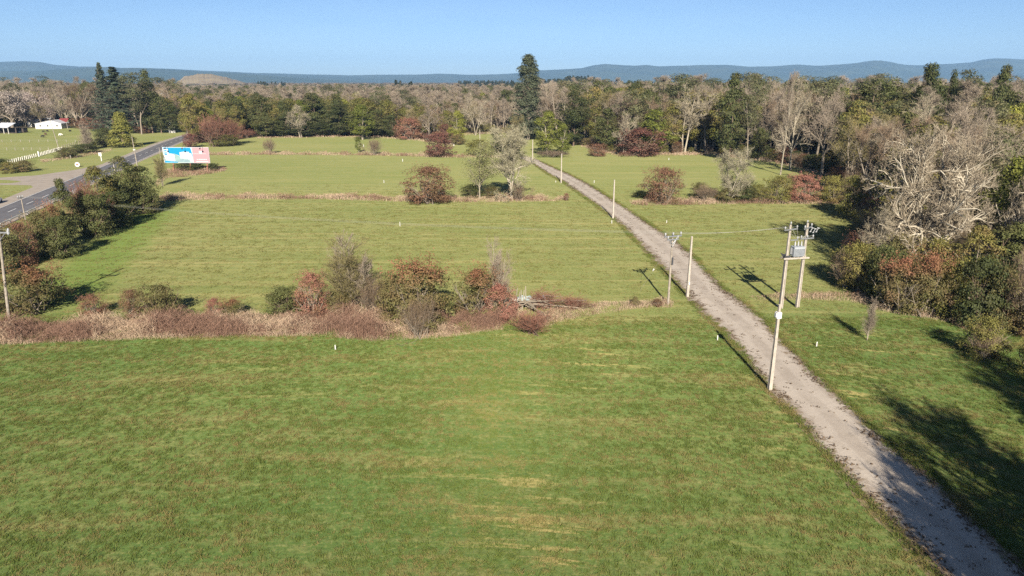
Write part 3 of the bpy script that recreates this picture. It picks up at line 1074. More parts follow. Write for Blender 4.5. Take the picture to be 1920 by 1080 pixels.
m, nt, out = new_mat('pale_gravel_track')
geo = N(nt, "ShaderNodeNewGeometry")
pos = geo.outputs['Position']
ac = mathn(nt, 'ABSOLUTE', attr_node(nt, 'across'))
n1 = noise(nt, pos, 0.35, 6, 0.65)
n2 = noise(nt, pos, 3.0, 6, 0.7)
n3 = noise(nt, pos, 14.0, 3, 0.7)
n4 = noise(nt, pos, 1.1, 5, 0.7)
c = mixc(nt, smooth(nt, n1, 0.35, 0.65), (0.43, 0.375, 0.315), (0.35, 0.30, 0.25))
c = mixc(nt, smooth(nt, n3, 0.42, 0.68, 0, 0.65), c, (0.25, 0.215, 0.175))
c = mixc(nt, smooth(nt, n4, 0.5, 0.66, 0, 0.4), c, (0.28, 0.24, 0.19))
whl = mathn(nt, 'ABSOLUTE', mathn(nt, 'ADD', ac, -0.42))
c = mixc(nt, smooth(nt, whl, 0.14, 0.26, 0.28, 0.0), c, (0.52, 0.46, 0.39))
edge = mathn(nt, 'MULTIPLY_ADD', n4, 0.9, mathn(nt, 'MULTIPLY', ac, 0.42))
c = mixc(nt, smooth(nt, edge, 0.70, 0.88, 0, 0.8), c, (0.20, 0.15, 0.10))
dbr = mathn(nt, 'MULTIPLY_ADD', ac, 0.10, n2)
c = mixc(nt, smooth(nt, dbr, 0.68, 0.76, 0, 0.8), c, (0.10, 0.075, 0.05))
principled(nt, out, c, 0.9, 0.1, mathn(nt, 'ADD', n2, n3), 0.04, 0.6)
M['track'] = m
strip('track', TL, TR, 0.03, M['track'], 11, 0.22, 5, 0.05)

m, nt, out = new_mat('bare_track_verge')
geo = N(nt, "ShaderNodeNewGeometry")
n2 = noise(nt, geo.outputs['Position'], 1.8, 6, 0.7)
c = mixc(nt, smooth(nt, n2, 0.38, 0.62), (0.25, 0.19, 0.12), (0.15, 0.15, 0.055))
principled(nt, out, c, 0.95, 0.05, n2, 0.1)
M['verge'] = m
dd = unit(TR - TL)
strip('track_verge', TL - dd * 0.45, TL + dd * 0.5, 0.012, M['verge'], 3, 0.22, 21)
strip('track_verge', TR - dd * 0.5, TR + dd * 0.45, 0.012, M['verge'], 3, 0.22, 31)
TRACK = np.concatenate([TL, TR[::-1]])

# ---- the highway ---------------------------------------------------------------
hl = at(0, 387.5).to_2d()
hl2 = at(317, 262.5).to_2d()
hr = at(0, 424).to_2d()
hr2 = at(310, 283).to_2d()
hc0 = (hl + hr) / 2
hc1 = at(304, 274).to_2d()
hdir = (hc1 - hc0).normalized()
hn = Vector((hdir.y, -hdir.x))            # to the right
HALF = 3.7
start = hc0 - hdir * 130
length = (hc1 - hc0).length + 130
hw = [start + hdir * s for s in np.linspace(0, length, 60)]
# past the bus shelter the road bends gently right into the wood
p, d = hw[-1].copy(), hdir.copy()
for i in range(60):
    ang = -0.006
    d = Vector((d.x * math.cos(ang) - d.y * math.sin(ang), d.x * math.sin(ang) + d.y * math.cos(ang)))
    p = p + d * 5
    hw.append(p.copy())
HW = np.array([(q.x, q.y) for q in hw])
TG = unit(np.gradient(HW, axis=0))
NR = np.stack([TG[:, 1], -TG[:, 0]], 1)


def densify(A, n):
    s = np.concatenate([[0], np.cumsum(np.linalg.norm(np.diff(A, axis=0), axis=1))])
    u = np.linspace(0, s[-1], n)
    return np.stack([np.interp(u, s, A[:, 0]), np.interp(u, s, A[:, 1])], 1)


def off(o):
    return densify(HW + NR * o, 300)


m, nt, out = new_mat('grey_asphalt')
geo = N(nt, "ShaderNodeNewGeometry")
ac = attr_node(nt, 'across')
n1 = noise(nt, geo.outputs['Position'], 0.25, 5, 0.6)
n2 = noise(nt, geo.outputs['Position'], 9, 4, 0.7)
c = mixc(nt, smooth(nt, n1, 0.35, 0.65), (0.095, 0.092, 0.098), (0.125, 0.122, 0.128))
wheel = mathn(nt, 'ABSOLUTE', mathn(nt, 'ADD', mathn(nt, 'ABSOLUTE', ac), -0.5))
c = mixc(nt, smooth(nt, wheel, 0.12, 0.3, 0.35, 0.0), c, (0.155, 0.152, 0.157))
c = mixc(nt, smooth(nt, n2, 0.5, 0.8, 0, 0.3), c, (0.2, 0.2, 0.2))
principled(nt, out, c, 0.8, 0.2, n2, 0.01)
M['asphalt'] = m
m, nt, out = new_mat('gravel_shoulder')
geo = N(nt, "ShaderNodeNewGeometry")
n1 = noise(nt, geo.outputs['Position'], 0.3, 6, 0.6)
n2 = noise(nt, geo.outputs['Position'], 4, 5, 0.7)
c = mixc(nt, smooth(nt, n1, 0.35, 0.65), (0.34, 0.295, 0.25), (0.28, 0.245, 0.21))
c = mixc(nt, smooth(nt, n2, 0.45, 0.75, 0, 0.5), c, (0.22, 0.19, 0.15))
principled(nt, out, c, 0.95, 0.05, n2, 0.03)
M['shoulder'] = m
M['roadpaint'] = plain('worn_road_paint', (0.72, 0.72, 0.70), (0.5, 0.5, 0.49), scale=5)
strip('road_shoulder', off(-HALF - 2.3), off(HALF + 1.6), 0.02, M['shoulder'], 5, 0.25, 41)
strip('highway', off(-HALF - 0.25), off(HALF + 0.25), 0.045, M['asphalt'], 9, 0.02, 43)
strip('edge_line', off(-HALF - 0.08), off(-HALF + 0.09), 0.052, M['roadpaint'], 2)
strip('edge_line', off(HALF - 0.09), off(HALF + 0.08), 0.052, M['roadpaint'], 2)
dash = MB()
fine_c = densify(HW, 1200)
s_acc = np.concatenate([[0], np.cumsum(np.linalg.norm(np.diff(fine_c, axis=0), axis=1))])
for s0 in np.arange(4, s_acc[-1] - 8, 10.0):
    a = np.array([np.interp(s0, s_acc, fine_c[:, k]) for k in (0, 1)])
    b = np.array([np.interp(s0 + 4.5, s_acc, fine_c[:, k]) for k in (0, 1)])
    t = unit(b - a)
    nn = np.array([t[1], -t[0]]) * 0.09
    dash.add([(*(a - nn), 0.053), (*(a + nn), 0.053), (*(b + nn), 0.053), (*(b - nn), 0.053)], [(0, 1, 2, 3)])
tag(dash.build('lane_dashes', M['roadpaint']), kind='structure')

side = [(-260, 330), (0, 333), (67, 329), (138, 319), (183, 310.5), (205, 303), (200, 312), (120, 341), (0, 391), (-60, 416), (-120, 425), (-120, 420), (0, 376), (62, 351), (58, 347.5), (0, 346.5), (-260, 348)]
sp = [at(*p).to_2d() for p in side]
sheet('side_road', sp, 0.014, M['shoulder'])
SIDE = np.array([(p.x, p.y) for p in sp])
isl = [at(*p).to_2d() for p in [(-160, 337), (8, 337.5), (30, 339), (42, 341), (20, 343.5), (-160, 345)]]
sheet('grass_island', isl, 0.020, M['pasture'])

# ---- far hills ------------------------------------------------------------------
m, nt, out = new_mat('far_forested_hills')
geo = N(nt, "ShaderNodeNewGeometry")
n1 = noise(nt, geo.outputs['Position'], 0.0035, 6, 0.65)
n2 = noise(nt, geo.outputs['Position'], 0.012, 4, 0.65)
c = mixc(nt, smooth(nt, n1, 0.4, 0.65), (0.035, 0.055, 0.035), (0.055, 0.075, 0.045))
c = mixc(nt, smooth(nt, n2, 0.55, 0.75), c, (0.075, 0.085, 0.05))
principled(nt, out, c, 0.95, 0.03, n2, 20)
M['hill'] = m


def hills(name, ridge, D, depth, seed, rough=0.05, x0=-1400, x1=3300, mat='hill'):
    rx = np.array([p[0] for p in ridge], float)
    ry = np.array([p[1] for p in ridge], float)
    n, k = 420, 26
    px = np.linspace(x0, x1, n)
    py = np.interp(px, rx, ry)
    r = np.random.default_rng(seed)
    jag = fbm(n, 5, seed) * 0.55 + fbm(n, 8, seed + 50) * 0.12
    py = py + jag
    az = np.arctan2((px - 960) / F, 1.0)
    t = np.linspace(-1, 1, k)
    V = np.empty((n, k, 3))
    prof = np.where(t < 0, 1 - np.abs(t) ** 1.25, 1 - np.abs(t) ** 1.6)
    spur = np.stack([np.convolve(r.normal(size=n + 24), np.ones(12) / 12, 'valid')[:n] for _ in range(k)], 1)
    for j in range(1, k):
        spur[:, j] = 0.75 * spur[:, j - 1] + 0.5 * spur[:, j]
    for j in range(k):
        dist = D + t[j] * depth + (spur[:, j] * depth * 0.12 if abs(t[j]) < 0.95 and rough > 0 else 0)
        peak = np.maximum(10.0, (YH - py) / F * D * 1.0 + CAM_H)
        # camera rays are tilted: use exact row -> height at that depth
        X = (px - 960) / F
        Yd = np.full(n, 1.0)
        V[:, j, 0] = X * dist * 1.0
        V[:, j, 1] = dist
        v = (540 - py) / F
        slope = (-ST + v * CT) / (CT + v * ST)
        # x offset of a far point at depth y: u*(CT*y+ST*(H-z)); far away this is u*CT*y
        V[:, j, 0] = X * (CT * dist - ST * (slope * dist))
        pk = CAM_H + D * slope
        z = pk * prof[j]
        if 0 < abs(t[j]) < 0.98:
            z = z + spur[:, j] * pk * rough * 8 * (1 - prof[j]) * prof[j] * 4
        V[:, j, 2] = np.maximum(z, 0.2) if abs(t[j]) < 0.98 else 0.1
    idx = np.arange(n * k).reshape(n, k)
    q = np.stack([idx[:-1, :-1], idx[1:, :-1], idx[1:, 1:], idx[:-1, 1:]], -1).reshape(-1, 4)
    o = link(name, mesh_np(name, V.reshape(-1, 3), [q], M[mat], smooth=True))
    return tag(o, kind='structure')


ridge_r = [(-1400, 138), (300, 140), (480, 137), (520, 137), (580, 138.5), (650, 141), (720, 140), (780, 139.5), (820, 137.5), (850, 138.5), (880, 140), (930, 140), (965, 138), (1010, 133), (1050, 131), (1090, 128),
           (1115, 122.5), (1137, 120), (1160, 123), (1190, 124), (1218, 121.5), (1230, 125), (1262, 123.5), (1320, 122), (1360, 121.5), (1400, 125), (1440, 124), (1492, 120), (1532, 123),
           (1580, 120), (1605, 118), (1630, 113.5), (1647, 112.5), (1668, 115.5), (1690, 120.5), (1720, 122), (1747, 120.5), (1790, 119), (1822, 117), (1842, 112), (1862, 109.5), (1887, 109.5), (1920, 111), (2050, 118), (2400, 112), (3300, 125)]
ridge_l = [(-1400, 120), (-300, 122), (-60, 117), (0, 115), (42, 114), (75, 115.5), (100, 121), (150, 124.5), (180, 124), (240, 128), (300, 128), (350, 130), (400, 132.5), (470, 136), (600, 142), (800, 150), (1200, 158), (3300, 160)]
ridge_l2 = [(-1400, 132), (-100, 133), (60, 134), (140, 130), (175, 127), (205, 126), (230, 128.5), (280, 128), (330, 131), (400, 136), (470, 139), (520, 144), (700, 156), (3300, 160)]
hills('hills', ridge_r, 9800, 1900, 3)
hills('hills', ridge_l, 9000, 1700, 5)
hills('hills', ridge_l2, 6800, 1300, 7)

M['hill_tan'] = plain('dry_grass_hill', (0.24, 0.19, 0.11), (0.17, 0.13, 0.08), scale=0.02)
hills('hills', [(-1400, 175), (300, 170), (326, 158), (345, 143), (372, 138), (400, 139), (430, 146), (470, 158), (520, 172), (3300, 175)], 2600, 260, 9, rough=0.0, x0=280, x1=540, mat='hill_tan')

# ---- the air --------------------------------------------------------------------
HZ = 13000.0
hb = MB()
hb.box((0, 0, 224), (2 * HZ, 2 * HZ, 450))
m, nt, out = new_mat('haze_air')
pv = nt.nodes.new("ShaderNodeVolumePrincipled")
pv.inputs['Color'].default_value = (0.34, 0.60, 1.0, 1)
pv.inputs['Density'].default_value = 0.000072
pv.inputs['Anisotropy'].default_value = 0.0
nt.links.new(pv.outputs[0], out.inputs['Volume'])
tag(hb.build('haze', m), kind='stuff')

# ------------------------------------------------------------------ poles
def i_pole(H, w0=0.34, w1=0.18):
    """tapered concrete pole of H section: two flanges and a recessed web"""
    b = MB()
    for s in (-1, 1):
        vs = []
        for z, w in ((-0.2, w0), (H, w1)):
            x0, x1 = s * w * 0.5, s * w * 0.22
            for x, y in ((x0, -w * 0.45), (x1, -w * 0.45), (x1, w * 0.45), (x0, w * 0.45)):
                vs.append((x, y, z))
        fs = [(0, 1, 5, 4), (1, 2, 6, 5), (2, 3, 7, 6), (3, 0, 4, 7), (4, 5, 6, 7), (3, 2, 1, 0)]
        if s < 0:
            fs = [tuple(reversed(f)) for f in fs]
        b.add(vs, fs)
    vs = []
    for z, w in ((-0.2, w0), (H - 0.02, w1)):
        for x, y in ((-w * 0.23, -w * 0.2), (w * 0.23, -w * 0.2), (w * 0.23, w * 0.2), (-w * 0.23, w * 0.2)):
            vs.append((x, y, z))
    b.add(vs, [(0, 1, 5, 4), (1, 2, 6, 5), (2, 3, 7, 6), (3, 0, 4, 7), (4, 5, 6, 7), (3, 2, 1, 0)])
    return b


ins = MB()
ins.lathe((0, 0, 0), [(0.02, -0.1), (0.03, 0.0), (0.085, 0.03), (0.05, 0.07), (0.10, 0.10), (0.055, 0.14), (0.08, 0.17), (0.03, 0.22)], 10)
INS = ins.mesh('insulator', M['porcelain'], True)


def insulator(parent, loc, rot=(0, 0, 0), s=1.25):
    return link('insulator', INS, parent, loc, rot, (s, s, s))


def top_of(base_px, top_px):
    loc = at(*base_px)
    return loc, z_at(loc.y, top_px[1])


# concrete poles along the track
GP = 'bare concrete poles along the gravel track'
poles = [((1443, 731), (1466, 571), 'tall concrete pole nearest the camera at the track edge, white box near its top', True),
         ((1288.5, 557), (1296.5, 443), 'concrete pole at the left track edge just right of the wooden pole', True),
         ((1149, 410), (1152.5, 337), 'concrete pole at the left track edge just before the second dry hedgerow', False),
         ((1052, 343), (1054, 288), 'concrete pole on the track edge right of the grey bare tree', False),
         ((998.5, 306), (1000, 262), 'concrete pole at the far bend of the track left of the yellow-green tree', False),
         ((900, 273), (900, 243), 'far concrete pole standing behind the olive bushes near the wood edge', False)]
track_az = math.atan2(TL[300][1] - TL[200][1], TL[300][0] - TL[200][0])
for b, t, lab, box in poles:
    loc, H = top_of(b, t)
    o = thing('concrete_pole', lab, 'pole', loc, track_az, GP)
    i_pole(H, 0.36 if H > 6 else 0.34, 0.20).build('shaft', M['concrete'], o)
    if b[0] == 1443:
        mb = MB()
        mb.box((0, -0.02, 0), (0.42, 0.42, 0.56))
        mb.box((0, -0.26, 0.02), (0.28, 0.08, 0.36))
        mb.build('meter_box', M['white'], o, loc=(0, 0, H - 0.95))
        ar = MB().tube([(-0.1, 0, 0), (-0.5, 0, 0.1)], 0.03, 6)
        ar.build('bracket', M['galv'], o, loc=(0, 0, H - 0.25))
    elif box:
        MB().box((0, 0, 0), (0.32, 0.2, 0.5)).build('junction_box', M['white'], o, loc=(-0.24, 0.05, H * 0.26))
        MB().box((0, 0, 0), (0.24, 0.16, 0.34)).build('junction_box', M['white'], o, loc=(0.22, 0.0, H * 0.24))
        cb = MB()
        for k in range(4):
            zc = H * (0.62 + 0.03 * k)
            cb.tube([(-0.16, 0.05 * k, zc + 0.6), (-0.34, 0.02 * k, zc), (-0.4, 0.05, zc - 0.7 + 0.1 * k), (-0.2, 0, zc - 1.4)], 0.022, 5)
        cb.build('cable_coil', M['darkmetal'], o)

# the transformer station on two poles
lA, hA = top_of((1463.5, 578), (1484, 421))
lB, hB = top_of((1494.5, 576), (1514, 418))
mid = (lA + lB) / 2
dAB = (lB - lA).to_2d()
azs = math.atan2(dAB.y, dAB.x)
gap = dAB.length
ts = thing('transformer_station', 'grey transformer on a platform between two tall concrete poles right of the track', 'transformer', mid, azs)
i_pole(hA, 0.40, 0.22).build('pole', M['concrete'], ts, loc=(-gap / 2, 0, 0))
i_pole(hB, 0.40, 0.22).build('pole', M['concrete'], ts, loc=(gap / 2, 0, 0))
hp = z_at(mid.y, 483)
pf = MB()
for y in (-0.34, 0.34):
    pf.box((0, y, hp), (gap + 1.1, 0.12, 0.2))
for x in np.linspace(-gap * 0.35, gap * 0.35, 4):
    pf.box((x, 0, hp + 0.08), (0.12, 0.54, 0.1))
pf.build('platform', M['concrete'], ts)
tk = MB()
tk.box((0, 0, hp + 0.78), (1.35, 0.8, 1.1))
tk.box((0, 0, hp + 1.35), (1.45, 0.9, 0.08))
for k in range(9):
    tk.box((-0.6 + 0.15 * k, -0.47, hp + 0.75), (0.04, 0.14, 0.85))
    tk.box((-0.6 + 0.15 * k, 0.47, hp + 0.75), (0.04, 0.14, 0.85))
tank = tk.build('transformer_tank', M['transformer'], ts, loc=(gap * 0.1, 0, 0))
for k in (-1, 0, 1):
    bu = MB().lathe((0.42 * k, 0, hp + 1.39), [(0.07, 0), (0.12, 0.1), (0.07, 0.16), (0.12, 0.26), (0.07, 0.32), (0.11, 0.42), (0.05, 0.5), (0.03, 0.66)], 10)
    bu.build('bushing', M['porcelain'], tank, smooth=True)
MB().lathe((-0.85, 0, hp + 0.5), [(0.16, 0), (0.16, 0.7), (0.08, 0.78)], 10).build('breather_tank', M['galv'], tank)
cab = MB().tube([(-gap / 2 - 0.3, -0.1, hp + 0.4), (-gap / 2 - 0.9, -0.1, hp + 0.7), (-gap / 2 - 0.3, -0.1, hp - 0.1), (-gap / 2 - 0.26, 0, 0.4)], 0.05, 6)
cab.build('cable', M['darkmetal'], ts)
cl = MB()
cl.box((-gap / 2, 0, hp + 0.15), (0.75, 0.5, 0.3))
cl.box((-gap / 2 - 0.4, 0, hp + 0.42), (0.5, 0.16, 0.16))
cl.build('clamp', M['darkmetal'], ts)
for sx, hh in ((-1, hA - 0.55), (1, hB - 0.55)):
    ca = MB().box((0, 0, 0), (2.1, 0.12, 0.14)).build('crossarm', M['galv'], ts, loc=(sx * gap / 2, -0.22, hh), rot=(0, 0, 0.6 if sx > 0 else 0.25))
    for kx in (-0.95, 0.95):
        insulator(ca, (kx, 0, 0.15))
    insulator(ca, (0.1, 0.2, 0.62))
a2 = MB().box((0, 0, 0), (1.9, 0.12, 0.14)).build('crossarm', M['galv'], ts, loc=(gap / 2, -0.22, z_at(mid.y, 447)), rot=(0, 0, 0.1))
for kx in (-0.85, 0, 0.8):
    insulator(a2, (kx, -0.05, 0.15))
a3 = MB().box((0, 0, 0), (1.0, 0.1, 0.12)).build('crossarm', M['galv'], ts, loc=(-gap / 2 + 0.6, -0.22, z_at(mid.y, 449)))
insulator(a3, (0.4, 0, 0.15))
for k in range(3):
    fz = hB - 0.75 - 0.1 * (k % 2)
    fu = MB()
    fu.tube([(0, 0, 0), (0.16, -0.12, 0.5)], 0.05, 6)
    fu.tube([(-0.1, 0, 0), (0.1, 0, 0)], 0.05, 6)
    fu.tube([(0.04, -0.06, 0.52), (0.3, -0.2, 0.45)], 0.04, 6)
    fu.build('fuse_cutout', M['porcelain'], ts, loc=(gap / 2 + 0.55 + 0.32 * k, 0.1 - 0.1 * k, fz - 0.35))
jw = MB()
for k in (-1, 0, 1):
    jw.tube([(gap * 0.1 + 0.42 * k, 0, hp + 2.05), (gap * 0.2 + 0.3 * k, -0.2, hp + 2.6), (gap / 2 - 0.1 + 0.3 * k, -0.2, z_at(mid.y, 447) + 0.1)], 0.014, 4)
    jw.tube([(gap / 2 + 0.8 * k, -0.25, z_at(mid.y, 447) + 0.35), (-gap / 2 + 0.9 + 0.2 * k, -0.2, z_at(mid.y, 446)), (-gap / 2 + 0.7 * k, -0.2, hA - 0.2)], 0.014, 4)
jw.build('jumper_wires', M['wire'], ts)

# wooden poles
GW = 'weathered wooden power poles'


def wood_pole(base, top, lab, arm=None, arm_az=0.0, lean=None, r=0.16, name='wooden_pole', group=GW, braces=True, mat='oldwood'):
    loc, H = top_of(base, top)
    o = thing(name, lab, 'pole', loc, 0, group)
    ux = (top[0] - 960) / F
    Xt = ux * (CT * loc.y + ST * (CAM_H - H)) - loc.x
    Xt = 0.0 if lean is None else lean
    MB().tube([(0, 0, -0.3), (Xt * 0.5, 0, H * 0.5), (Xt, 0, H)], [r, r * 0.85, r * 0.66], 10).build('shaft', M[mat], o)
    heads = []
    if arm:
        for az_h, wl, na in arm:
            zz = H + az_h
            xx = Xt * zz / H
            cb = MB().box((0, 0, 0), (wl, 0.13, 0.15)).build('crossarm', M['galv'], o, loc=(xx, -0.2, zz), rot=(0, 0, arm_az))
            xs = np.linspace(-wl / 2 + 0.12, wl / 2 - 0.12, na)
            for k in xs:
                insulator(cb, (float(k), 0, 0.16), s=1.5)
                heads.append(Matrix.Rotation(arm_az, 4, 'Z') @ Vector((float(k), 0, 0.4)) + Vector((xx, -0.2, zz)) + loc)
            if braces:
                br = MB()
                for s in (-1, 1):
                    br.tube([(xx, -0.18, zz - 0.95), (xx + s * math.cos(arm_az) * wl * 0.3, -0.2 + s * math.sin(arm_az) * wl * 0.3, zz - 0.05)], 0.04, 6)
                br.build('brace', M['galv'], o)
    return o, heads, loc, H


poleL, headsL, locL, HL = wood_pole((17, 601), (-2, 404), 'grey wooden power pole with a pale crossarm at the left end of the front hedgerow', [(-1.9, 2.7, 2)], 0.0, lean=1.3, r=0.17)
MB().lathe((0, 0, 0), [(0.06, -0.3), (0.12, -0.2), (0.12, 0.1), (0.07, 0.28)], 10).build('insulator', M['porcelain'], poleL, loc=(2.25, -0.2, HL - 1.85))
poleM, headsM, locM, HM = wood_pole((1252.5, 571), (1262, 437), 'dark wooden power pole with crossarms standing at the right end of the front hedgerow', [(-0.35, 2.4, 3), (-0.75, 1.6, 2)], 0.35, r=0.15)
MB().box((0.12, -0.18, HM * 0.62), (0.2, 0.2, 0.9)).build('control_box', M['darkmetal'], poleM)
poleR, headsR, locR, HR = wood_pole((48, 412), (42, 368), 'short weathered pole on the highway verge behind the leftmost roadside bushes', [(-0.3, 1.2, 3)], 1.2, r=0.13, braces=False)
wood_pole((258, 314), (252, 256), 'tall dark pole with a white band beside the highway left of the billboard', None, r=0.17, lean=-0.3)
bandp = [c for c in bpy.data.objects if c.get('label', '').startswith('tall dark pole with a white band')][0]
MB().lathe((0, 0, 0), [(0.2, -0.2), (0.42, -0.1), (0.42, 0.12), (0.2, 0.2)], 12).build('band', M['white'], bandp, loc=(-0.15, 0, 5.6))
wood_pole((216, 323), (211, 297), 'short pale post between the highway and the roadside evergreen trees', None, r=0.14, lean=-0.25, mat='concrete')
wood_pole((303, 309), (299, 276), 'thin pale post at the left end of the billboard', None, r=0.10, mat='concrete')
wood_pole((110.5, 279), (103, 221), 'leaning dark pole standing at the bend of the white picket fence', [(-0.3, 1.4, 2)], 0.3, lean=-1.6, r=0.16, braces=False)
wood_pole((193, 234), (190, 212), 'far pole with a T crossarm at the pasture edge in front of the conifers', [(-0.5, 2.8, 3)], 0.0, r=0.17)
wood_pole((259, 232), (256.5, 204), 'far pale pole at the wood edge behind the golden thuja', None, r=0.2, mat='concrete')
wood_pole((353, 262), (352.5, 241), 'far pole on the right verge where the highway enters the wood', None, r=0.15)
wood_pole((127, 242), (126, 228), 'short pale pole at the red-roofed end of the white house', None, r=0.14, mat='concrete')
wood_pole((3, 452), (-1, 404), 'weathered post half cut by the left edge of the photo on the highway verge', None, r=0.14, lean=-0.2)

# guy wire with a yellow guard by the middle wooden pole
gy = thing('guy_wire', 'thin guy wire with a pale guard running from the wooden pole to the field', 'wire', locM)
anc = at(1200, 545) - locM
MB().tube([(0, 0, HM - 0.9), tuple(anc)], 0.012, 4).build('cable', M['wire'], gy)
MB().tube([tuple(anc.lerp(Vector((0, 0, HM - 0.9)), 0.42)), tuple(anc.lerp(Vector((0, 0, HM - 0.9)), 0.45))], 0.09, 6).build('guard', M['white'], gy)


def wire(A, B, sag, lab, group, r=0.016, name='power_line'):
    A, B = Vector(A), Vector(B)
    pts = []
    for k in range(25):
        t = k / 24
        p = A.lerp(B, t)
        p.z -= sag * 4 * t * (1 - t)
        pts.append(p)
    return tag(MB().tube(pts, r, 4).build(name, M['wire']), lab, 'power line', group)


for k, nm in ((0, 'left'), (1, 'middle'), (2, 'right')):
    wire(headsR[k], headsM[k], 1.1, ('nearest', 'middle', 'farthest')[k] + ' of three thin power lines sagging across the middle field', 'three power lines across the middle field', 0.0065)
RA = Matrix.Translation(mid) @ Matrix.Rotation(azs, 4, 'Z')
for k in range(3):
    wire(headsM[k], RA @ Vector((-gap / 2 + 0.9 * (k - 1), -0.2, hA - 0.2)), 0.3, ('left', 'middle', 'right')[k] + ' of three short power lines spanning the track to the transformer station', 'power lines over the track', 0.008)
wire(headsL[1], (-140, 62, 10), 0.8, 'thin power line leaving the left wooden pole towards the highway', None, 0.008)

# small white boundary stakes
GS = 'white boundary stakes in the fields'
stakes = [((629, 656), 647, 'white stake in the near field close to the front hedgerow'),
          ((750, 424), 416, 'white stake in the open middle of the middle field'),
          ((1147, 419), 413, 'white stake at the foot of the concrete pole before the second hedgerow'),
          ((1250, 418), 413, 'white stake in the grass right of the track, past the wooden pole'),
          ((1345, 638), 629, 'white stake beside the pole shadow on the left verge of the track'),
          ((1531, 650), 641, 'white stake in the grass right of the track, below the bare sapling'),
          ((1114, 343), 338, 'white stake right of the far track, before the red-brown bush'),
          ((1254, 300), 296, 'white stake high in the far right field'),
          ((720, 343), 338, 'white stake left of the red-brown bush in the second field'),
          ((755, 303), 298, 'white stake just below the third hedgerow left of the dark red bush'),
          ((682, 276), 271, 'white stake between the young green tree and the bare bush'),
          ((851, 274), 270, 'white stake right of the dark red bush in the farthest field'),
          ((1042, 342), 339, 'white stake left of the concrete pole on the far track')]
for b, t, lab in stakes:
    loc = at(*b)
    H = max(0.45, z_at(loc.y, t))
    o = thing('boundary_stake', lab, 'stake', loc, rng.uniform(0, 3), GS)
    w = max(0.09, 1.3 * m_per_px(loc.y) * 0.6)
    st = MB()
    st.box((0, 0, H / 2 - 0.05), (w, w, H), 0, 0.9)
    st.lathe((0, 0, H - 0.05), [(w * 0.63, 0), (w * 0.5, 0.04), (0.01, 0.08)], 4)
    st.build('post', M['white'], o)

# ------------------------------------------------------------------ the billboard
bl, br = at(325, 320), at(391, 322)
bc = (at(325, 320) + at(391, 322)) / 2
zt = z_at(bc.y, 276)
zb = z_at(bc.y, 305.5)
bw = 88.5 * m_per_px(bc.y, (zt + zb) / 2)
bh = zt - zb
bil = thing('billboard', 'wide blue and pink advertising billboard on three posts beside the highway', 'billboard', bc, -0.05)
cx0 = ((309 + 398) / 2 - (325 + 391) / 2) * m_per_px(bc.y)
MB().box((cx0, 0.0, (zt + zb) / 2), (bw, 0.18, bh)).build('panel', M['print_white'], bil)
X0, X1 = cx0 - bw / 2, cx0 + bw / 2


def bx(u, v):
    return (X0 + u * bw, zt - v * bh)


def pr(name, pts, mat, lvl):
    MB().poly([bx(*p) for p in pts], -0.09 - 0.004 * lvl, 0.004 * lvl + 0.002).build(name, M[mat], bil)


pr('printed_sky', [(0.02, 0.03), (0.64, 0.03), (0.64, 0.62), (0.55, 0.60), (0.36, 0.58), (0.34, 0.52), (0.25, 0.42), (0.13, 0.40), (0.02, 0.42)], 'print_blue', 1)
pr('printed_ground', [(0.02, 0.62), (0.24, 0.40), (0.36, 0.58), (0.64, 0.62), (0.64, 0.97), (0.02, 0.97)], 'print_pale', 2)
pr('printed_photo', [(0.645, 0.02), (0.995, 0.02), (0.995, 0.98), (0.645, 0.98)], 'print_pink', 1)
pr('printed_tower', [(0.025, 0.12), (0.125, 0.10), (0.13, 0.50), (0.03, 0.52)], 'print_white', 3)
for v in (0.20, 0.34, 0.44):
    pr('printed_windows', [(0.035, v), (0.09, v - 0.01), (0.09, v + 0.06), (0.035, v + 0.07)], 'print_blue', 4)
pr('printed_house', [(0.03, 0.50), (0.12, 0.44), (0.245, 0.47), (0.25, 0.88), (0.06, 0.90), (0.03, 0.75)], 'print_white', 4)
for v in (0.58, 0.72, 0.82):
    pr('printed_lines', [(0.05, v), (0.23, v - 0.01), (0.23, v + 0.025), (0.05, v + 0.035)], 'print_pale', 5)
pr('printed_block', [(0.36, 0.33), (0.45, 0.28), (0.57, 0.29), (0.57, 0.37), (0.615, 0.38), (0.64, 0.70), (0.64, 0.80), (0.36, 0.72)], 'print_white', 4)
for v in (0.40, 0.49, 0.58, 0.67):
    pr('printed_lines', [(0.37, v), (0.60, v + 0.02), (0.60, v + 0.05), (0.37, v + 0.03)], 'print_pale', 5)
pr('printed_shrubs', [(0.30, 0.82), (0.38, 0.74), (0.46, 0.80), (0.52, 0.76), (0.56, 0.88), (0.54, 0.95), (0.30, 0.92)], 'print_grey', 5)
pr('printed_shrubs', [(0.57, 0.80), (0.64, 0.82), (0.64, 0.93), (0.58, 0.94)], 'print_white', 5)
pr('printed_pool', [(0.02, 0.86), (0.15, 0.89), (0.30, 0.93), (0.30, 0.985), (0.02, 0.985)], 'print_blue', 6)
pr('printed_pool', [(0.05, 0.945), (0.26, 0.955), (0.28, 0.98), (0.05, 0.98)], 'print_deep', 7)
pr('printed_curve', [(0.61, 0.02), (0.645, 0.02), (0.645, 0.98), (0.635, 0.98), (0.64, 0.5)], 'print_white', 6)
pr('printed_badge', [(0.785, 0.24), (0.85, 0.24), (0.85, 0.38), (0.785, 0.38)], 'print_white', 2)
pr('printed_badge', [(0.80, 0.06), (0.83, 0.06), (0.83, 0.12), (0.80, 0.12)], 'print_grey', 2)
pr('printed_badge', [(0.42, 0.03), (0.45, 0.03), (0.45, 0.10), (0.42, 0.10)], 'print_white', 3)
u = 0.72
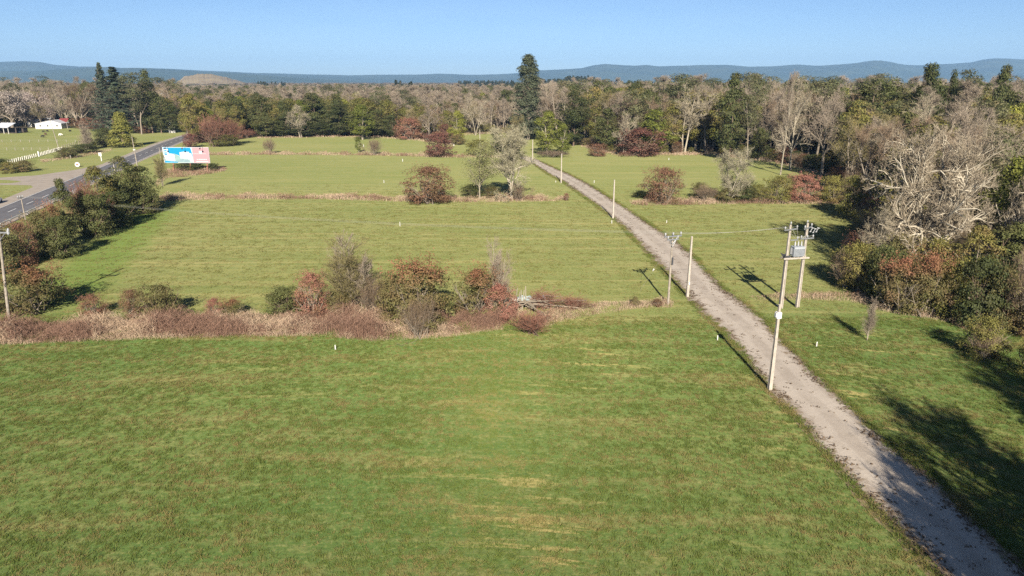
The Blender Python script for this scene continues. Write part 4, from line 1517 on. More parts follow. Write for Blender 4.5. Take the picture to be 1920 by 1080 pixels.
for wdt in (0.02, 0.0, 0.035, 0.028, 0.03, 0.026, 0.03):
    if wdt:
        pr('printed_letters', [(u, 0.745), (u + wdt, 0.745), (u + wdt, 0.80), (u, 0.80)], 'print_white', 2)
    u += wdt + 0.008
pr('printed_lines', [(0.70, 0.88), (0.965, 0.88), (0.965, 0.925), (0.70, 0.925)], 'print_white', 2)
pr('printed_lines', [(0.66, 0.40), (0.93, 0.40), (0.93, 0.42), (0.66, 0.42)], 'print_white', 2)
fr = MB()
fr.box((cx0, 0.13, zt - 0.15), (bw, 0.08, 0.2))
fr.box((cx0, 0.13, zb + 0.15), (bw, 0.08, 0.2))
fr.build('frame', M['galv'], bil)
for px in (325.5, 358, 390.5):
    x = (px - (325 + 391) / 2) * m_per_px(bc.y)
    MB().box((x, 0.30, zt / 2 - 0.1), (0.28, 0.24, zt), 0, 0.9).build('post', M['rust'], bil)
    MB().tube([(x, 0.42, zb - 0.2), (x + 0.25, -1.2, 0.05)], 0.07, 6).build('strut', M['rust'], bil)
for px in (321, 353.5, 387):
    x = (px - (325 + 391) / 2) * m_per_px(bc.y)
    ar = MB().tube([(x, 0.1, zt - 0.2), (x, 0.05, zt + 0.75), (x, -0.5, zt + 0.95), (x, -2.0, zt - 0.1)], 0.05, 6).build('lamp_arm', M['darkmetal'], bil)
    MB().lathe((x, -2.0, zt - 0.42), [(0.26, 0), (0.3, 0.12), (0.18, 0.34), (0.08, 0.4)], 10).build('floodlight', M['darkmetal'], bil)

# ------------------------------------------------------------------ house and sheds across the highway
hb0 = at(91.5, 241.5)
mp = m_per_px(hb0.y)
hw_ = 46 * mp
house = thing('house', 'long white house with a low gable facing the pasture, in front of the bare trees', 'house', hb0, 0.10)
zg, ze1 = 15.0 * mp, 9.5 * mp
MB().poly([(-hw_ / 2, 0), (hw_ / 2, 0), (hw_ / 2, ze1), (hw_ * 0.12, zg), (-hw_ / 2, ze1)], 0, 9.0).build('wall', M['white'], house)
rf = MB()
for xa, za, xb, zb2 in ((-hw_ / 2 - 0.4, ze1 - 0.1, hw_ * 0.12, zg + 0.06), (hw_ * 0.12, zg + 0.06, hw_ / 2 + 0.4, ze1 - 0.12)):
    rf.add([(xa, -0.3, za), (xb, -0.3, zb2), (xb, 9.3, zb2), (xa, 9.3, za), (xa, -0.3, za + 0.14), (xb, -0.3, zb2 + 0.14), (xb, 9.3, zb2 + 0.14), (xa, 9.3, za + 0.14)],
           [(3, 2, 1, 0), (4, 5, 6, 7), (0, 1, 5, 4), (1, 2, 6, 5), (2, 3, 7, 6), (3, 0, 4, 7)])
rf.build('roof', M['zinc'], house)
for xw in (-0.30, -0.02, 0.34):
    wf = MB().box((xw * hw_, -0.04, 1.75), (1.3, 0.1, 1.1)).build('window', M['offwhite'], house)
    MB().box((xw * hw_, -0.10, 1.75), (1.05, 0.04, 0.85)).build('pane', M['glass'], wf)
ann = thing('house_annex', 'small annex with a dark red roof at the right end of the white house', 'annex', at(118, 240), 0.12)
MB().box((0, 1.8, 1.5), (4.6, 3.6, 3.0)).build('wall', M['darkmetal'], ann)
ra = MB()
ra.add([(-2.6, -0.4, 2.9), (2.5, -0.4, 2.9), (2.5, 3.9, 5.4), (-2.6, 3.9, 5.4), (-2.6, -0.4, 3.05), (2.5, -0.4, 3.05), (2.5, 3.9, 5.55), (-2.6, 3.9, 5.55)],
       [(3, 2, 1, 0), (4, 5, 6, 7), (0, 1, 5, 4), (1, 2, 6, 5), (2, 3, 7, 6), (3, 0, 4, 7)])
ra.build('roof', M['redroof'], ann)
MB().box((0, -0.03, 1.6), (1.0, 0.08, 1.0)).build('window', M['glass'], ann)
sh = thing('shed', 'open pole shed with a pale zinc roof at the left edge of the pasture', 'shed', at(4, 251), -0.25)
MB().box((0, 4.5, 1.5), (9.5, 0.15, 3.0)).build('back_wall', M['shedwood'], sh)
MB().box((-4.6, 2.3, 1.5), (0.15, 4.2, 3.0)).build('side_wall', M['shedwood'], sh)
rs = MB()
rs.add([(-5.2, -0.6, 3.2), (5.2, -0.6, 3.2), (4.6, 5.2, 5.4), (-5.2, 5.2, 5.4), (-5.2, -0.6, 3.35), (5.2, -0.6, 3.35), (4.6, 5.2, 5.55), (-5.2, 5.2, 5.55)],
       [(3, 2, 1, 0), (4, 5, 6, 7), (0, 1, 5, 4), (1, 2, 6, 5), (2, 3, 7, 6), (3, 0, 4, 7)])
rs.build('roof', M['zinc'], sh)
for x in (-1.6, 1.6, 4.7):
    MB().box((x, -0.1, 1.65), (0.22, 0.22, 3.3)).build('post', M['offwhite'], sh)
lt = thing('lean_to', 'low dark lean-to with a red door beside the open zinc shed', 'lean-to', at(34, 249), -0.1)
MB().box((0, 1.6, 1.2), (6.6, 3.0, 2.4)).build('wall', M['shedwood'], lt)
MB().box((0, 1.5, 2.5), (7.0, 3.6, 0.14)).build('roof', M['shedwood'], lt)
MB().box((-1.1, 0.05, 1.15), (0.9, 0.12, 2.1)).build('door', M['redpaint'], lt)
MB().lathe((0, 0, 0), [(0.5, 0), (0.6, 0.5), (0.5, 1.0)], 12).build('barrel', M['offwhite'], lt, loc=(1.6, -0.7, 0))
s2 = thing('small_shed', 'small pale shed under the blossoming tree behind the white house', 'shed', at(61, 238), 0.1)
MB().box((-1.6, 2, 1.4), (2.4, 3.6, 2.8)).build('wall', M['offwhite'], s2)
MB().box((1.4, 3.6, 1.4), (3.4, 0.15, 2.8)).build('back_wall', M['shedwood'], s2)
MB().box((3.0, 0.3, 1.4), (0.25, 0.25, 2.8)).build('post', M['offwhite'], s2)
r2 = MB()
r2.add([(-3.2, -0.3, 2.85), (3.4, -0.3, 2.85), (3.4, 4.2, 4.1), (-3.2, 4.2, 4.1), (-3.2, -0.3, 3.0), (3.4, -0.3, 3.0), (3.4, 4.2, 4.25), (-3.2, 4.2, 4.25)],
       [(3, 2, 1, 0), (4, 5, 6, 7), (0, 1, 5, 4), (1, 2, 6, 5), (2, 3, 7, 6), (3, 0, 4, 7)])
r2.build('roof', M['zinc'], s2)

# bus shelter and its sign
bs = thing('bus_shelter', 'small white bus shelter on the verge where the highway enters the wood', 'bus shelter', at(323, 249.5), 0.3)
MB().box((0, 1.6, 1.3), (2.9, 0.14, 2.6)).build('back_wall', M['white'], bs)
for x in (-1.38, 1.38):
    MB().box((x, 0.8, 1.3), (0.14, 1.45, 2.6)).build('side_wall', M['white'], bs)
rr_ = MB()
rr_.add([(-1.7, -0.4, 2.75), (1.7, -0.4, 2.75), (1.7, 1.9, 2.62), (-1.7, 1.9, 2.62), (-1.7, -0.4, 2.9), (1.7, -0.4, 2.9), (1.7, 1.9, 2.77), (-1.7, 1.9, 2.77)],
        [(3, 2, 1, 0), (4, 5, 6, 7), (0, 1, 5, 4), (1, 2, 6, 5), (2, 3, 7, 6), (3, 0, 4, 7)])
rr_.build('roof', M['white'], bs)
MB().box((0, 1.3, 0.5), (2.2, 0.4, 0.08)).build('bench', M['offwhite'], bs)
sg = thing('road_sign', 'white road sign on a post behind the bus shelter', 'sign', at(320.5, 243), 0)
MB().tube([(0, 0, -0.1), (0, 0, 4.2)], 0.06, 6).build('post', M['galv'], sg)
MB().box((0, -0.08, 3.6), (0.9, 0.05, 1.4)).build('plate', M['white'], sg)
sg = thing('road_sign', 'white square sign on a single post on the grass left of the highway', 'sign', at(190.8, 302), 0.15)
hs = z_at(at(190.8, 302).y, 286.5)
MB().box((0, 0, hs / 2), (0.22, 0.18, hs)).build('post', M['white'], sg)
MB().box((-0.15, -0.13, hs - 0.5), (0.98, 0.06, 1.15)).build('plate', M['offwhite'], sg)
for bpx, lab in (((132.5, 297), 'left of two low pale posts on the bare patch behind the painted tyre'), ((143.5, 294), 'right of two low pale posts on the bare patch behind the painted tyre')):
    loc = at(*bpx)
    o = thing('marker_post', lab, 'post', loc)
    MB().box((0, 0, 0.5), (0.18, 0.18, 1.1), 0, 0.9).build('shaft', M['offwhite'], o)
# white painted tyre standing on the grass
tl_ = at(146, 313)
rt = 4.6 * m_per_px(tl_.y)
ty = thing('painted_tyre', 'white painted tyre standing upright on the grass left of the highway', 'tyre', tl_, 0.2)
tv, tf = [], []
nu, nvv = 20, 8
for i in range(nu):
    for j in range(nvv):
        a, b = 2 * math.pi * i / nu, 2 * math.pi * j / nvv
        rr0 = rt * 0.68 + rt * 0.32 * math.cos(b)
        tv.append((rr0 * math.cos(a), rt * 0.3 * math.sin(b), rt * 0.92 + rr0 * math.sin(a)))
        tf.append((i * nvv + j, ((i + 1) % nu) * nvv + j, ((i + 1) % nu) * nvv + (j + 1) % nvv, i * nvv + (j + 1) % nvv))
mb = MB()
mb.add(tv, tf)
mb.build('tread', M['white'], ty, smooth=True)
MB().lathe((0, 0, 0), [(rt * 0.3, -0.04), (rt * 0.3, 0.04)], 12).build('hub', M['rust'], ty, loc=(0, 0.03, rt * 0.92), rot=(math.pi / 2, 0, 0))

# fences
def fence_line(name, px_pts, n, h, w, mat, lab, cat='fence', rails=(), rail_mat=None, picket=True):
    g = np.array([at(*p).to_2d() for p in px_pts])
    s = np.concatenate([[0], np.cumsum(np.linalg.norm(np.diff(g, axis=0), axis=1))])
    u = np.linspace(0, s[-1], n)
    P = np.stack([np.interp(u, s, g[:, 0]), np.interp(u, s, g[:, 1])], 1)
    o = thing(name, lab, cat, (P[0][0], P[0][1], 0))
    bm_ = MB().box((0, 0, h / 2 - 0.05), (w, w, h + 0.1), 0, 0.92).mesh('post', M[mat])
    for p in P:
        link('picket' if picket else 'post', bm_, o, (p[0] - P[0][0], p[1] - P[0][1], 0), (0, rng.normal() * 0.03, rng.uniform(0, 0.3)), (1, 1, rng.uniform(0.92, 1.06)))
    for z, th in rails:
        r = MB()
        for a, b in zip(g[:-1], g[1:]):
            r.tube([(a[0] - P[0][0], a[1] - P[0][1] + w * 0.6, z), (b[0] - P[0][0], b[1] - P[0][1] + w * 0.6, z)], th, 4)
        r.build('rail', M[rail_mat or mat], o)
    return o


fence_line('picket_fence', [(16, 307), (68, 294)], 15, 1.25, 0.26, 'offwhite', 'white picket fence on the left side of the pasture gate', rails=((0.9, 0.05), (0.4, 0.05)))
fence_line('picket_fence', [(74, 292.5), (116, 281)], 17, 1.25, 0.24, 'offwhite', 'white picket fence right of the pasture gate by the leaning pole', rails=((0.9, 0.05), (0.4, 0.05)))
gp_ = thing('gate_post', 'stout white gate post between the two white picket fences', 'gate post', at(73.5, 293.5))
MB().box((0, 0, 0.95), (0.42, 0.42, 2.0), 0, 0.95).build('shaft', M['white'], gp_)
fence_line('post_fence', [(118, 280.5), (165, 267)], 14, 1.8, 0.18, 'oldwood', 'dark wooden post fence running back behind the leaning pole', rails=((1.4, 0.035), (0.8, 0.03)), picket=False)
fence_line('post_fence', [(-40, 283), (13, 282), (107, 282)], 10, 1.2, 0.13, 'concrete', 'nearer row of pale fence posts across the left pasture', rails=((1.0, 0.012), (0.5, 0.012)), rail_mat='wire', picket=False)
fence_line('post_fence', [(-30, 266.5), (142, 266.5)], 11, 1.2, 0.13, 'concrete', 'farther row of pale fence posts across the left pasture', rails=((1.1, 0.012), (0.6, 0.012)), rail_mat='wire', picket=False)
# guard rail on the right side of the highway
gpts = densify(HW + NR * (HALF + 1.3), 400)
sel = [p for p in gpts if at(-200, 520).y < p[1] < at(117, 370).y + 4]
sel = np.array(sel)
gr = thing('guard_rail', 'pale guard rail on short posts along the right side of the highway', 'guard rail', (sel[0][0], sel[0][1], 0))
ql = sel - sel[0]
rl = MB()
for a, b in zip(ql[:-1], ql[1:]):
    rl.tube([(a[0], a[1], 0.68), (b[0], b[1], 0.68)], 0.14, 4, False)
rl.build('rail', M['offwhite'], gr)
pm = MB().box((0, 0, 0.35), (0.14, 0.14, 0.75)).mesh('post', M['offwhite'])
for p in ql[::3]:
    link('post', pm, gr, (p[0] + 0.16, p[1], 0))

# buildings glimpsed in the far wood
for px, pyb, pyt, w, roofm, lab in ((569, 224, 209, 13, 'offwhite', 'cream house wall glimpsed between trees above the dark green hedge trees'),
                                    (597, 238, 219, 26, 'zinc', 'house with a pale zinc roof and teal gable half hidden by the dark hedge trees')):
    Yb = at(px, 243).y + 22
    z1 = z_at(Yb, pyt)
    mpp = m_per_px(Yb, z1)
    x = (px - 960) * mpp
    bb = thing('far_house', lab, 'house', (x, Yb, 0), 0.05)
    ww = w * mpp
    MB().box((0, 2.5, (z1 - 2.0) / 2), (ww, 5, z1 - 2.0)).build('wall', M['offwhite'], bb)
    rr2 = MB()
    rr2.add([(-ww / 2 - 0.4, -0.5, z1 - 2.1), (ww / 2 + 0.4, -0.5, z1 - 2.1), (ww / 2 - 0.8, 2.5, z1), (-ww / 2 + 1.2, 2.5, z1), (-ww / 2 - 0.4, 5.5, z1 - 2.1), (ww / 2 + 0.4, 5.5, z1 - 2.1)],
            [(0, 1, 2, 3), (3, 2, 5, 4), (0, 3, 4), (1, 5, 2), (4, 5, 1, 0)])
    rr2.build('roof', M[roofm], bb)
    if roofm == 'zinc':
        MB().box((-ww / 2 + 0.9, -0.2, z1 - 1.9), (1.8, 0.4, 1.3)).build('gable', M['teal'], bb)

# car at the left edge
cp = at(-8, 381)
car = thing('parked_car', 'white car cut off by the left edge of the photo on the side road', 'car', cp, math.atan2(hdir.y, hdir.x) + 0.1)
prof = [(-2.1, 0.35), (2.1, 0.35), (2.15, 0.75), (1.95, 0.92), (1.05, 1.02), (0.45, 1.48), (-1.2, 1.5), (-1.95, 1.0), (-2.15, 0.9)]
cbm = MB().poly(prof, -0.85, 1.7).build('body', M['carpaint'], car)
glp = [(0.98, 1.03), (0.42, 1.43), (-1.15, 1.45), (-1.75, 1.03)]
MB().poly(glp, -0.87, 1.74).build('side_window', M['glass'], car)
ws = MB()
ws.add([(1.10, -0.75, 1.0), (1.10, 0.75, 1.0), (0.52, 0.7, 1.46), (0.52, -0.7, 1.46)], [(0, 1, 2, 3)])
ws.build('windscreen', M['glass'], car, loc=(0.02, 0, 0.02))
for x in (-1.3, 1.3):
    for y in (-0.8, 0.8):
        whl = MB().lathe((0, 0, 0), [(0.3, -0.1), (0.34, -0.06), (0.34, 0.06), (0.3, 0.1)], 14).build('wheel', M['tyre'], car, loc=(x, y, 0.34), rot=(math.pi / 2, 0, 0))
        MB().lathe((0, 0, 0), [(0.2, -0.115), (0.2, 0.115)], 10).build('rim', M['galv'], whl)
for y in (-0.62, 0.62):
    MB().box((2.12, y, 0.74), (0.1, 0.3, 0.14)).build('headlight', M['porcelain'], car)

# sheep in the left pasture
def sheep(px, py, mat, lab, s, rz):
    o = thing('sheep', lab, 'sheep', at(px, py), rz, 'animals grazing in the left pasture')
    me = bpy.data.meshes.new('body')
    vs_ = [(0, 0, .75), (.45, 0, .78), (-.45, 0, .76), (.75, 0, .82), (.98, 0, .55), (1.1, 0, .38), (.4, .16, .4), (.4, .16, 0.02), (.4, -.16, .4), (.4, -.16, 0.02), (-.42, .16, .42), (-.45, .16, 0.02), (-.42, -.16, .42), (-.45, -.16, 0.02), (-.62, 0, .6)]
    es = [(0, 1), (0, 2), (1, 3), (3, 4), (4, 5), (1, 6), (6, 7), (1, 8), (8, 9), (2, 10), (10, 11), (2, 12), (12, 13), (2, 14)]
    me.from_pydata(vs_, es, [])
    b = link('body', me, o, scale=(s, s, s))
    b.modifiers.new('skin', 'SKIN')
    rad = [.3, .28, .29, .17, .14, .08, .09, .05, .09, .05, .1, .05, .1, .05, .06]
    for i, r in enumerate(rad):
        me.skin_vertices[0].data[i].radius = (r, r)
    me.skin_vertices[0].data[0].use_root = True
    me.materials.append(M[mat])


sheep(79.5, 258, 'wool_dark', 'dark animal grazing nearest the two rows of fence posts in the pasture', 1.15, 0.6)
sheep(86, 253.5, 'wool_brown', 'brown animal grazing in the pasture right of the darker ones', 1.1, 2.6)
sheep(81, 248, 'wool_dark', 'dark animal grazing below the window end of the white house', 0.9, 0.2)
sheep(89.5, 247, 'wool_dark', 'dark animal grazing below the middle of the white house', 0.9, 3.0)
sheep(113, 255, 'wool_white', 'white sheep grazing in the pasture right of the leaning pole', 1.2, 0.1)
sheep(131, 247, 'wool_dark', 'dark animal grazing alone at the right end of the pasture', 0.9, 1.2)

# ------------------------------------------------------------------ single trees and bushes of the fields
P_ = plant_px
GF = 'bushes of the front hedgerow'
P_('bush', 'shrub_mixed', 14, 122, 584, 496, 'big round bush with reddish tips beside the left wooden power pole', 'bush', GF)
P_('bush', 'shrub_green', -60, 12, 590, 520, 'dull green bush cut by the left edge behind the wooden power pole', 'bush', GF)
P_('bush', 'shrub_brown', 152, 202, 594, 552, 'small reddish brown bush right of the big bush by the left pole', 'bush', GF)
P_('bush', 'shrub_brown', 230, 272, 594, 541, 'reddish half of the bush pair in the left part of the front hedgerow', 'bush', GF)
P_('bush', 'shrub_green', 262, 343, 597, 534, 'green half of the bush pair in the left part of the front hedgerow', 'bush', GF)
P_('bush', 'shrub_brown', 386, 420, 592, 558, 'left of two low brown bushes in the thin middle of the front hedgerow', 'bush', GF)
P_('bush', 'shrub_mixed', 416, 462, 594, 559, 'right of two low bushes in the thin middle of the front hedgerow', 'bush', GF)
P_('bush', 'shrub_dark', 500, 570, 592, 539, 'dark green bush left of the tilted reddish shrub in the front hedgerow', 'bush', GF)
P_('tall_shrub', 'shrub_brown', 556, 622, 596, 508, 'reddish shrub with a bare slanting stem left of the olive sapling', 'shrub', GF)
P_('sapling', 'sapling_olive', 588, 694, 590, 450, 'wispy olive green sapling rising from the front hedgerow', 'tree', GF)
P_('sapling', 'sapling_bare', 640, 730, 588, 438, 'tall bare grey sapling right of the olive one in the front hedgerow', 'tree', GF)
P_('bush', 'shrub_green', 612, 668, 594, 544, 'green bush at the feet of the olive and bare saplings', 'bush', GF)
P_('thicket', 'thicket_brown', 668, 722, 594, 512, 'brown twiggy thicket between the bare sapling and the red-topped bush', 'thicket', GF)
P_('bush', 'shrub_mixed', 722, 850, 604, 482, 'largest bush of the front hedgerow, green with a red top', 'bush', GF, 1)
P_('bush', 'shrub_green', 706, 772, 604, 512, 'green left shoulder of the largest red-topped bush in the hedgerow', 'bush', GF)
P_('thicket', 'thicket_brown', 742, 828, 632, 552, 'brown twiggy thicket in front of the largest red-topped bush', 'thicket', GF)
P_('bush', 'shrub_green', 768, 830, 624, 560, 'low green bush in front of the largest red-topped bush', 'bush', GF)
P_('bush', 'shrub_mixed', 852, 942, 597, 497, 'dense olive and red bush left of the pile of dead branches', 'bush', GF, 2)
P_('bush', 'shrub_brown', 900, 968, 600, 530, 'brown bush under the thin dead trunk by the branch pile', 'bush', GF)
P_('dead_tree', 'sapling_bare', 896, 956, 592, 445, 'thin leaning dead trunk with few twigs above the right bush', 'tree', GF)
P_('thicket', 'thicket_red', 945, 1040, 627, 578, 'dark red heap of twigs in front of the dead branch pile', 'thicket', GF)
P_('thicket', 'thicket_red', 990, 1060, 578, 543, 'reddish twigs behind the dead branch pile', 'thicket', GF)
P_('thicket', 'thicket_red', 1050, 1110, 578, 555, 'low reddish twigs at the right end of the branch pile', 'thicket', GF)
P_('bush', 'shrub_green', 1180, 1200, 574, 556, 'tiny dark green bush in the dry grass left of the wooden pole', 'bush', GF)
P_('bush', 'shrub_brown', 1222, 1242, 574, 560, 'tiny brown bush at the foot of the dark wooden pole', 'bush', GF)

# the pile of dead wood
pile = thing('branch_pile', 'pile of pale dead logs, stakes and a crumpled bluish sheet in the hedgerow', 'branch pile', at(985, 580))
for k in range(34):
    a = rng.uniform(0, 6.28)
    ln = rng.uniform(1.2, 5.0)
    p0 = Vector((rng.normal() * 1.2, rng.normal() * 0.8, rng.uniform(0.2, 1.2)))
    p1 = p0 + Vector((math.cos(a) * ln, math.sin(a) * ln * 0.6, rng.uniform(-0.3, 0.7)))
    MB().tube([p0, p0.lerp(p1, 0.5) + Vector((0, 0, rng.normal() * 0.15)), p1], [0.075, 0.06, 0.03], 6).build('branch', M['bark_grey'], pile)
for k in range(11):
    x = -3.4 + k * 0.36 + rng.normal() * 0.1
    MB().tube([(x, rng.normal() * 0.2, 0), (x + rng.normal() * 0.15, 0, rng.uniform(1.9, 3.0))], [0.085, 0.06], 6).build('stake', M['bark_pale'], pile)
for pts in (((-0.2, -0.5, 1.3), (2.6, -3.6, 0.15)), ((0.3, -0.4, 1.2), (2.0, -3.2, 0.2)), ((0.3, 0, 1.0), (7.5, 0.8, 0.9)), ((0.2, -0.2, 0.9), (6.4, -0.6, 0.4))):
    MB().tube([Vector(pts[0]), Vector(pts[1])], [0.12, 0.06], 6).build('branch', M['bark_grey'], pile)
cv = []
for i in range(12):
    for j in range(6):
        cv.append((-1.0 + i * 0.32, 0.2 + j * 0.25, 1.15 + 0.16 * rng.normal() + 0.2 * math.sin(i * 0.8)))
MB_ = MB()
MB_.add(cv, [(i * 6 + j, (i + 1) * 6 + j, (i + 1) * 6 + j + 1, i * 6 + j + 1) for i in range(11) for j in range(5)])
MB_.build('plastic_sheet', M['plastic'], pile)
wb = MB()
wb.add([(-2.6, -0.4, 0.6), (-1.3, -0.5, 0.7), (-1.1, -0.1, 1.3), (-1.9, 0.1, 1.5), (-2.6, -0.4, 0.75), (-1.3, -0.45, 0.8), (-1.1, 0.0, 1.4), (-1.9, 0.2, 1.55)],
       [(0, 1, 2, 3), (7, 6, 5, 4), (0, 4, 5, 1), (1, 5, 6, 2), (2, 6, 7, 3), (3, 7, 4, 0)])
wb.build('torn_board', M['concrete'], pile)

GS2 = 'trees and bushes of the second hedgerow'
P_('bush', 'shrub_brown', 758, 850, 381, 310, 'rounded red-brown bush left of the pale green tree in the second hedgerow', 'bush', GS2, 0)
P_('tree', 'spring_tree', 858, 938, 372, 262, 'pale green young-leaved tree with a pale trunk in the second hedgerow', 'tree', GS2)
P_('tree', 'lichen_tree', 920, 1002, 375, 236, 'grey lichen-covered bare tree right of the pale green tree in the second hedgerow', 'tree', GS2, 0)
P_('bush', 'shrub_dark', 864, 906, 370, 346, 'dark green bush under the pale green tree', 'bush', GS2)
P_('bush', 'shrub_green', 905, 940, 371, 349, 'green bush between the pale green tree and the bare grey tree', 'bush', GS2)
P_('thicket', 'thicket_brown', 952, 996, 376, 340, 'dark twiggy thicket at the foot of the bare grey tree', 'thicket', GS2)
P_('bush', 'shrub_brown', 1056, 1068, 376, 362, 'tiny brown bush between the bare grey tree and the track', 'bush', GS2)
P_('bush', 'shrub_brown', 1204, 1280, 380, 313, 'rounded red-brown bush right of the track in the second hedgerow', 'bush', GS2, 1)
P_('bush', 'shrub_dark', 1186, 1216, 370, 357, 'low dark green bush touching the red-brown bush right of the track', 'bush', GS2)
P_('tree', 'lichen_tree', 1322, 1404, 378, 276, 'pale bare tree standing alone in the right part of the second hedgerow', 'tree', GS2, 1)
P_('bush', 'shrub_green', 1294, 1326, 372, 342, 'green bush left of the pale bare tree', 'bush', GS2)
P_('thicket', 'thicket_brown', 1302, 1345, 378, 345, 'grey brown thicket left of the pale bare tree', 'thicket', GS2)
P_('bush', 'shrub_green', 1340, 1384, 379, 352, 'dull bush at the foot of the pale bare tree', 'bush', GS2)
P_('bush', 'shrub_dark', 1372, 1416, 378, 337, 'pointed dark green bush right of the pale bare tree', 'bush', GS2, 1)
P_('bush', 'shrub_olive', 1402, 1440, 378, 345, 'small olive bush between the dark pointed bush and the wide olive bush', 'bush', GS2)
P_('bush', 'shrub_olive', 1428, 1486, 379, 330, 'left one of two wide olive bushes in the right hedgerow', 'bush', GS2)
P_('bush', 'shrub_brown', 1470, 1536, 379, 325, 'brownish right one of two wide bushes in the right hedgerow', 'bush', GS2)
P_('bush', 'shrub_olive', 1535, 1585, 380, 330, 'olive bush at the right end of the second hedgerow', 'bush', GS2)
P_('thicket', 'thicket_brown', 1570, 1625, 384, 315, 'brown thicket where the second hedgerow meets the wood', 'thicket', GS2)
G3 = 'bushes of the third hedgerow'
P_('bush', 'thicket_brown', 493, 517, 288, 258, 'small bare bush at the left end of the third hedgerow', 'bush', G3)
P_('young_tree', 'lime', 666, 679, 286, 256, 'slim young green tree in the third hedgerow', 'tree', G3)
P_('bush', 'thicket_brown', 681, 720, 291, 257, 'grey bare bush right of the slim young green tree', 'bush', G3)
P_('bush', 'shrub_red', 796, 853, 294, 248, 'dark red round bush in front of the yellow-green wood-edge bush', 'bush', G3)
P_('bush', 'shrub_olive', 872, 918, 293, 261, 'olive brown bush in front of the far concrete pole', 'bush', G3)
P_('bush', 'shrub_olive', 918, 934, 288, 266, 'small olive bush right of the far concrete pole', 'bush', G3)
P_('tree', 'haze_tree', 942, 985, 292, 215, 'thin brownish tree at the left end of the track bend', 'tree', G3)
P_('tree', 'lime', 1002, 1052, 291, 208, 'bright yellow-green tree in front of the tall conifer', 'tree', G3, 0)
P_('tree', 'lime', 1036, 1072, 291, 232, 'smaller yellow-green tree right of the bright one at the track bend', 'tree', G3, 1)
P_('bush', 'thicket_brown', 1000, 1065, 294, 282, 'dark low brush under the bright yellow-green trees', 'bush', G3)
P_('bush', 'shrub_brown', 1102, 1138, 293, 269, 'small red-brown bush at the far wood edge right of the yellow-green trees', 'bush', G3)
P_('bush', 'shrub_red', 1154, 1242, 292, 241, 'wide reddish bush at the edge of the wood right of the track', 'bush', G3)

GH = 'roadside hedge trees'
P_('bush', 'shrub_green', -30, 40, 512, 424, 'olive bush in the lower left corner of the roadside hedge', 'bush', GH)
P_('bush', 'shrub_brown', 18, 72, 498, 414, 'orange brown bush in front of the short weathered pole', 'bush', GH)
P_('bush', 'shrub_green', 55, 108, 480, 395, 'dull green bush right of the orange brown roadside bush', 'bush', GH)
P_('bush', 'shrub_mixed', 84, 132, 466, 376, 'brownish green bush left of the slim dark roadside tree', 'bush', GH)
P_('tree', 'dark', 112, 152, 455, 336, 'slim dark green tree in the middle of the roadside hedge', 'tree', GH, 4)
P_('tree', 'thicket_red', 134, 194, 440, 336, 'reddish bare tree between the slim dark tree and the evergreens', 'tree', GH)
P_('tree', 'olive', 164, 220, 418, 312, 'olive green roadside tree with golden right side', 'tree', GH)
P_('tree', 'dark', 210, 266, 402, 294, 'tallest dark green roadside tree left of the billboard', 'tree', GH, 0)
P_('tree', 'dark', 246, 302, 396, 312, 'lower dark green tree at the right end of the roadside hedge', 'tree', GH, 1)
P_('tree', 'dark', 190, 240, 410, 330, 'dark green tree filling the roadside hedge below the tallest one', 'tree', GH, 2)
P_('bush', 'shrub_dark', 150, 210, 444, 365, 'shaded green bush under the reddish bare roadside tree', 'bush', GH)  # dark-leaved shrub instead of the green one: the hedge's shade put into leaf colour
P_('bush', 'shrub_dark', 90, 150, 482, 405, 'shaded green bush under the slim dark roadside tree', 'bush', GH)  # green bush in darker leaves, the shade under the tree painted in
P_('bush', 'shrub_dark', 236, 300, 400, 352, 'dark bush under the lower evergreen at the right end of the roadside hedge', 'bush', GH)
P_('bush', 'shrub_dark', 192, 250, 426, 360, 'dark green bush under the tallest roadside tree', 'bush', GH)
P_('sapling', 'sapling_olive', 292, 318, 348, 286, 'wispy olive sapling left of the billboard posts', 'tree')
P_('bush', 'shrub_dark', 330, 385, 319, 304, 'dark low bush in the shade beneath the billboard', 'bush')
P_('bush', 'shrub_dark', 392, 412, 320, 306, 'dark low bush at the right post of the billboard', 'bush')

GL = 'trees and bushes around the left pasture'
P_('thuja_tree', 'thuja', 210, 256, 276, 211, 'golden green cone-shaped thuja beside the highway', 'tree', GL, 0)
P_('bush', 'shrub_dark', 182, 217, 275, 240, 'round grey-green bush left of the golden thuja', 'bush', GL)
P_('sapling', 'sapling_bare', 146, 176, 281, 228, 'thin bare tree at the right end of the dark post fence', 'tree', GL)
P_('bush', 'shrub_green', 152, 184, 279, 259, 'dark brush right of the thin bare tree by the post fence', 'bush', GL)
P_('bush', 'shrub_green', 105, 145, 296, 277, 'dark low brush below the dark post fence', 'bush', GL)
P_('bush', 'shrub_dark', 136, 182, 287, 270, 'dark low hedge right of the picket fence', 'bush', GL)
P_('bush', 'shrub_dark', -30, 18, 320, 298, 'dark bush at the left edge below the picket fence', 'bush', GL)
P_('bush', 'shrub_olive', 0, 34, 325, 303, 'olive bush in front of the dark bush at the left edge', 'bush', GL)
P_('bush', 'shrub_green', 30, 66, 322, 300, 'green bush below the white picket fence', 'bush', GL)
P_('tree', 'blossom_tree', -15, 62, 240, 168, 'pale blossoming tree behind the open zinc shed', 'tree', GL)
P_('tree', 'blossom_tree', 48, 102, 236, 172, 'pale blossoming tree behind the white house', 'tree', GL)
P_('tree', 'brown_tree', 112, 188, 240, 154, 'round bare tree with reddish twigs right of the white house', 'tree', GL, 0)
P_('bush', 'shrub_brown', 140, 210, 241, 220, 'brown brush at the foot of the round bare tree', 'bush', GL)
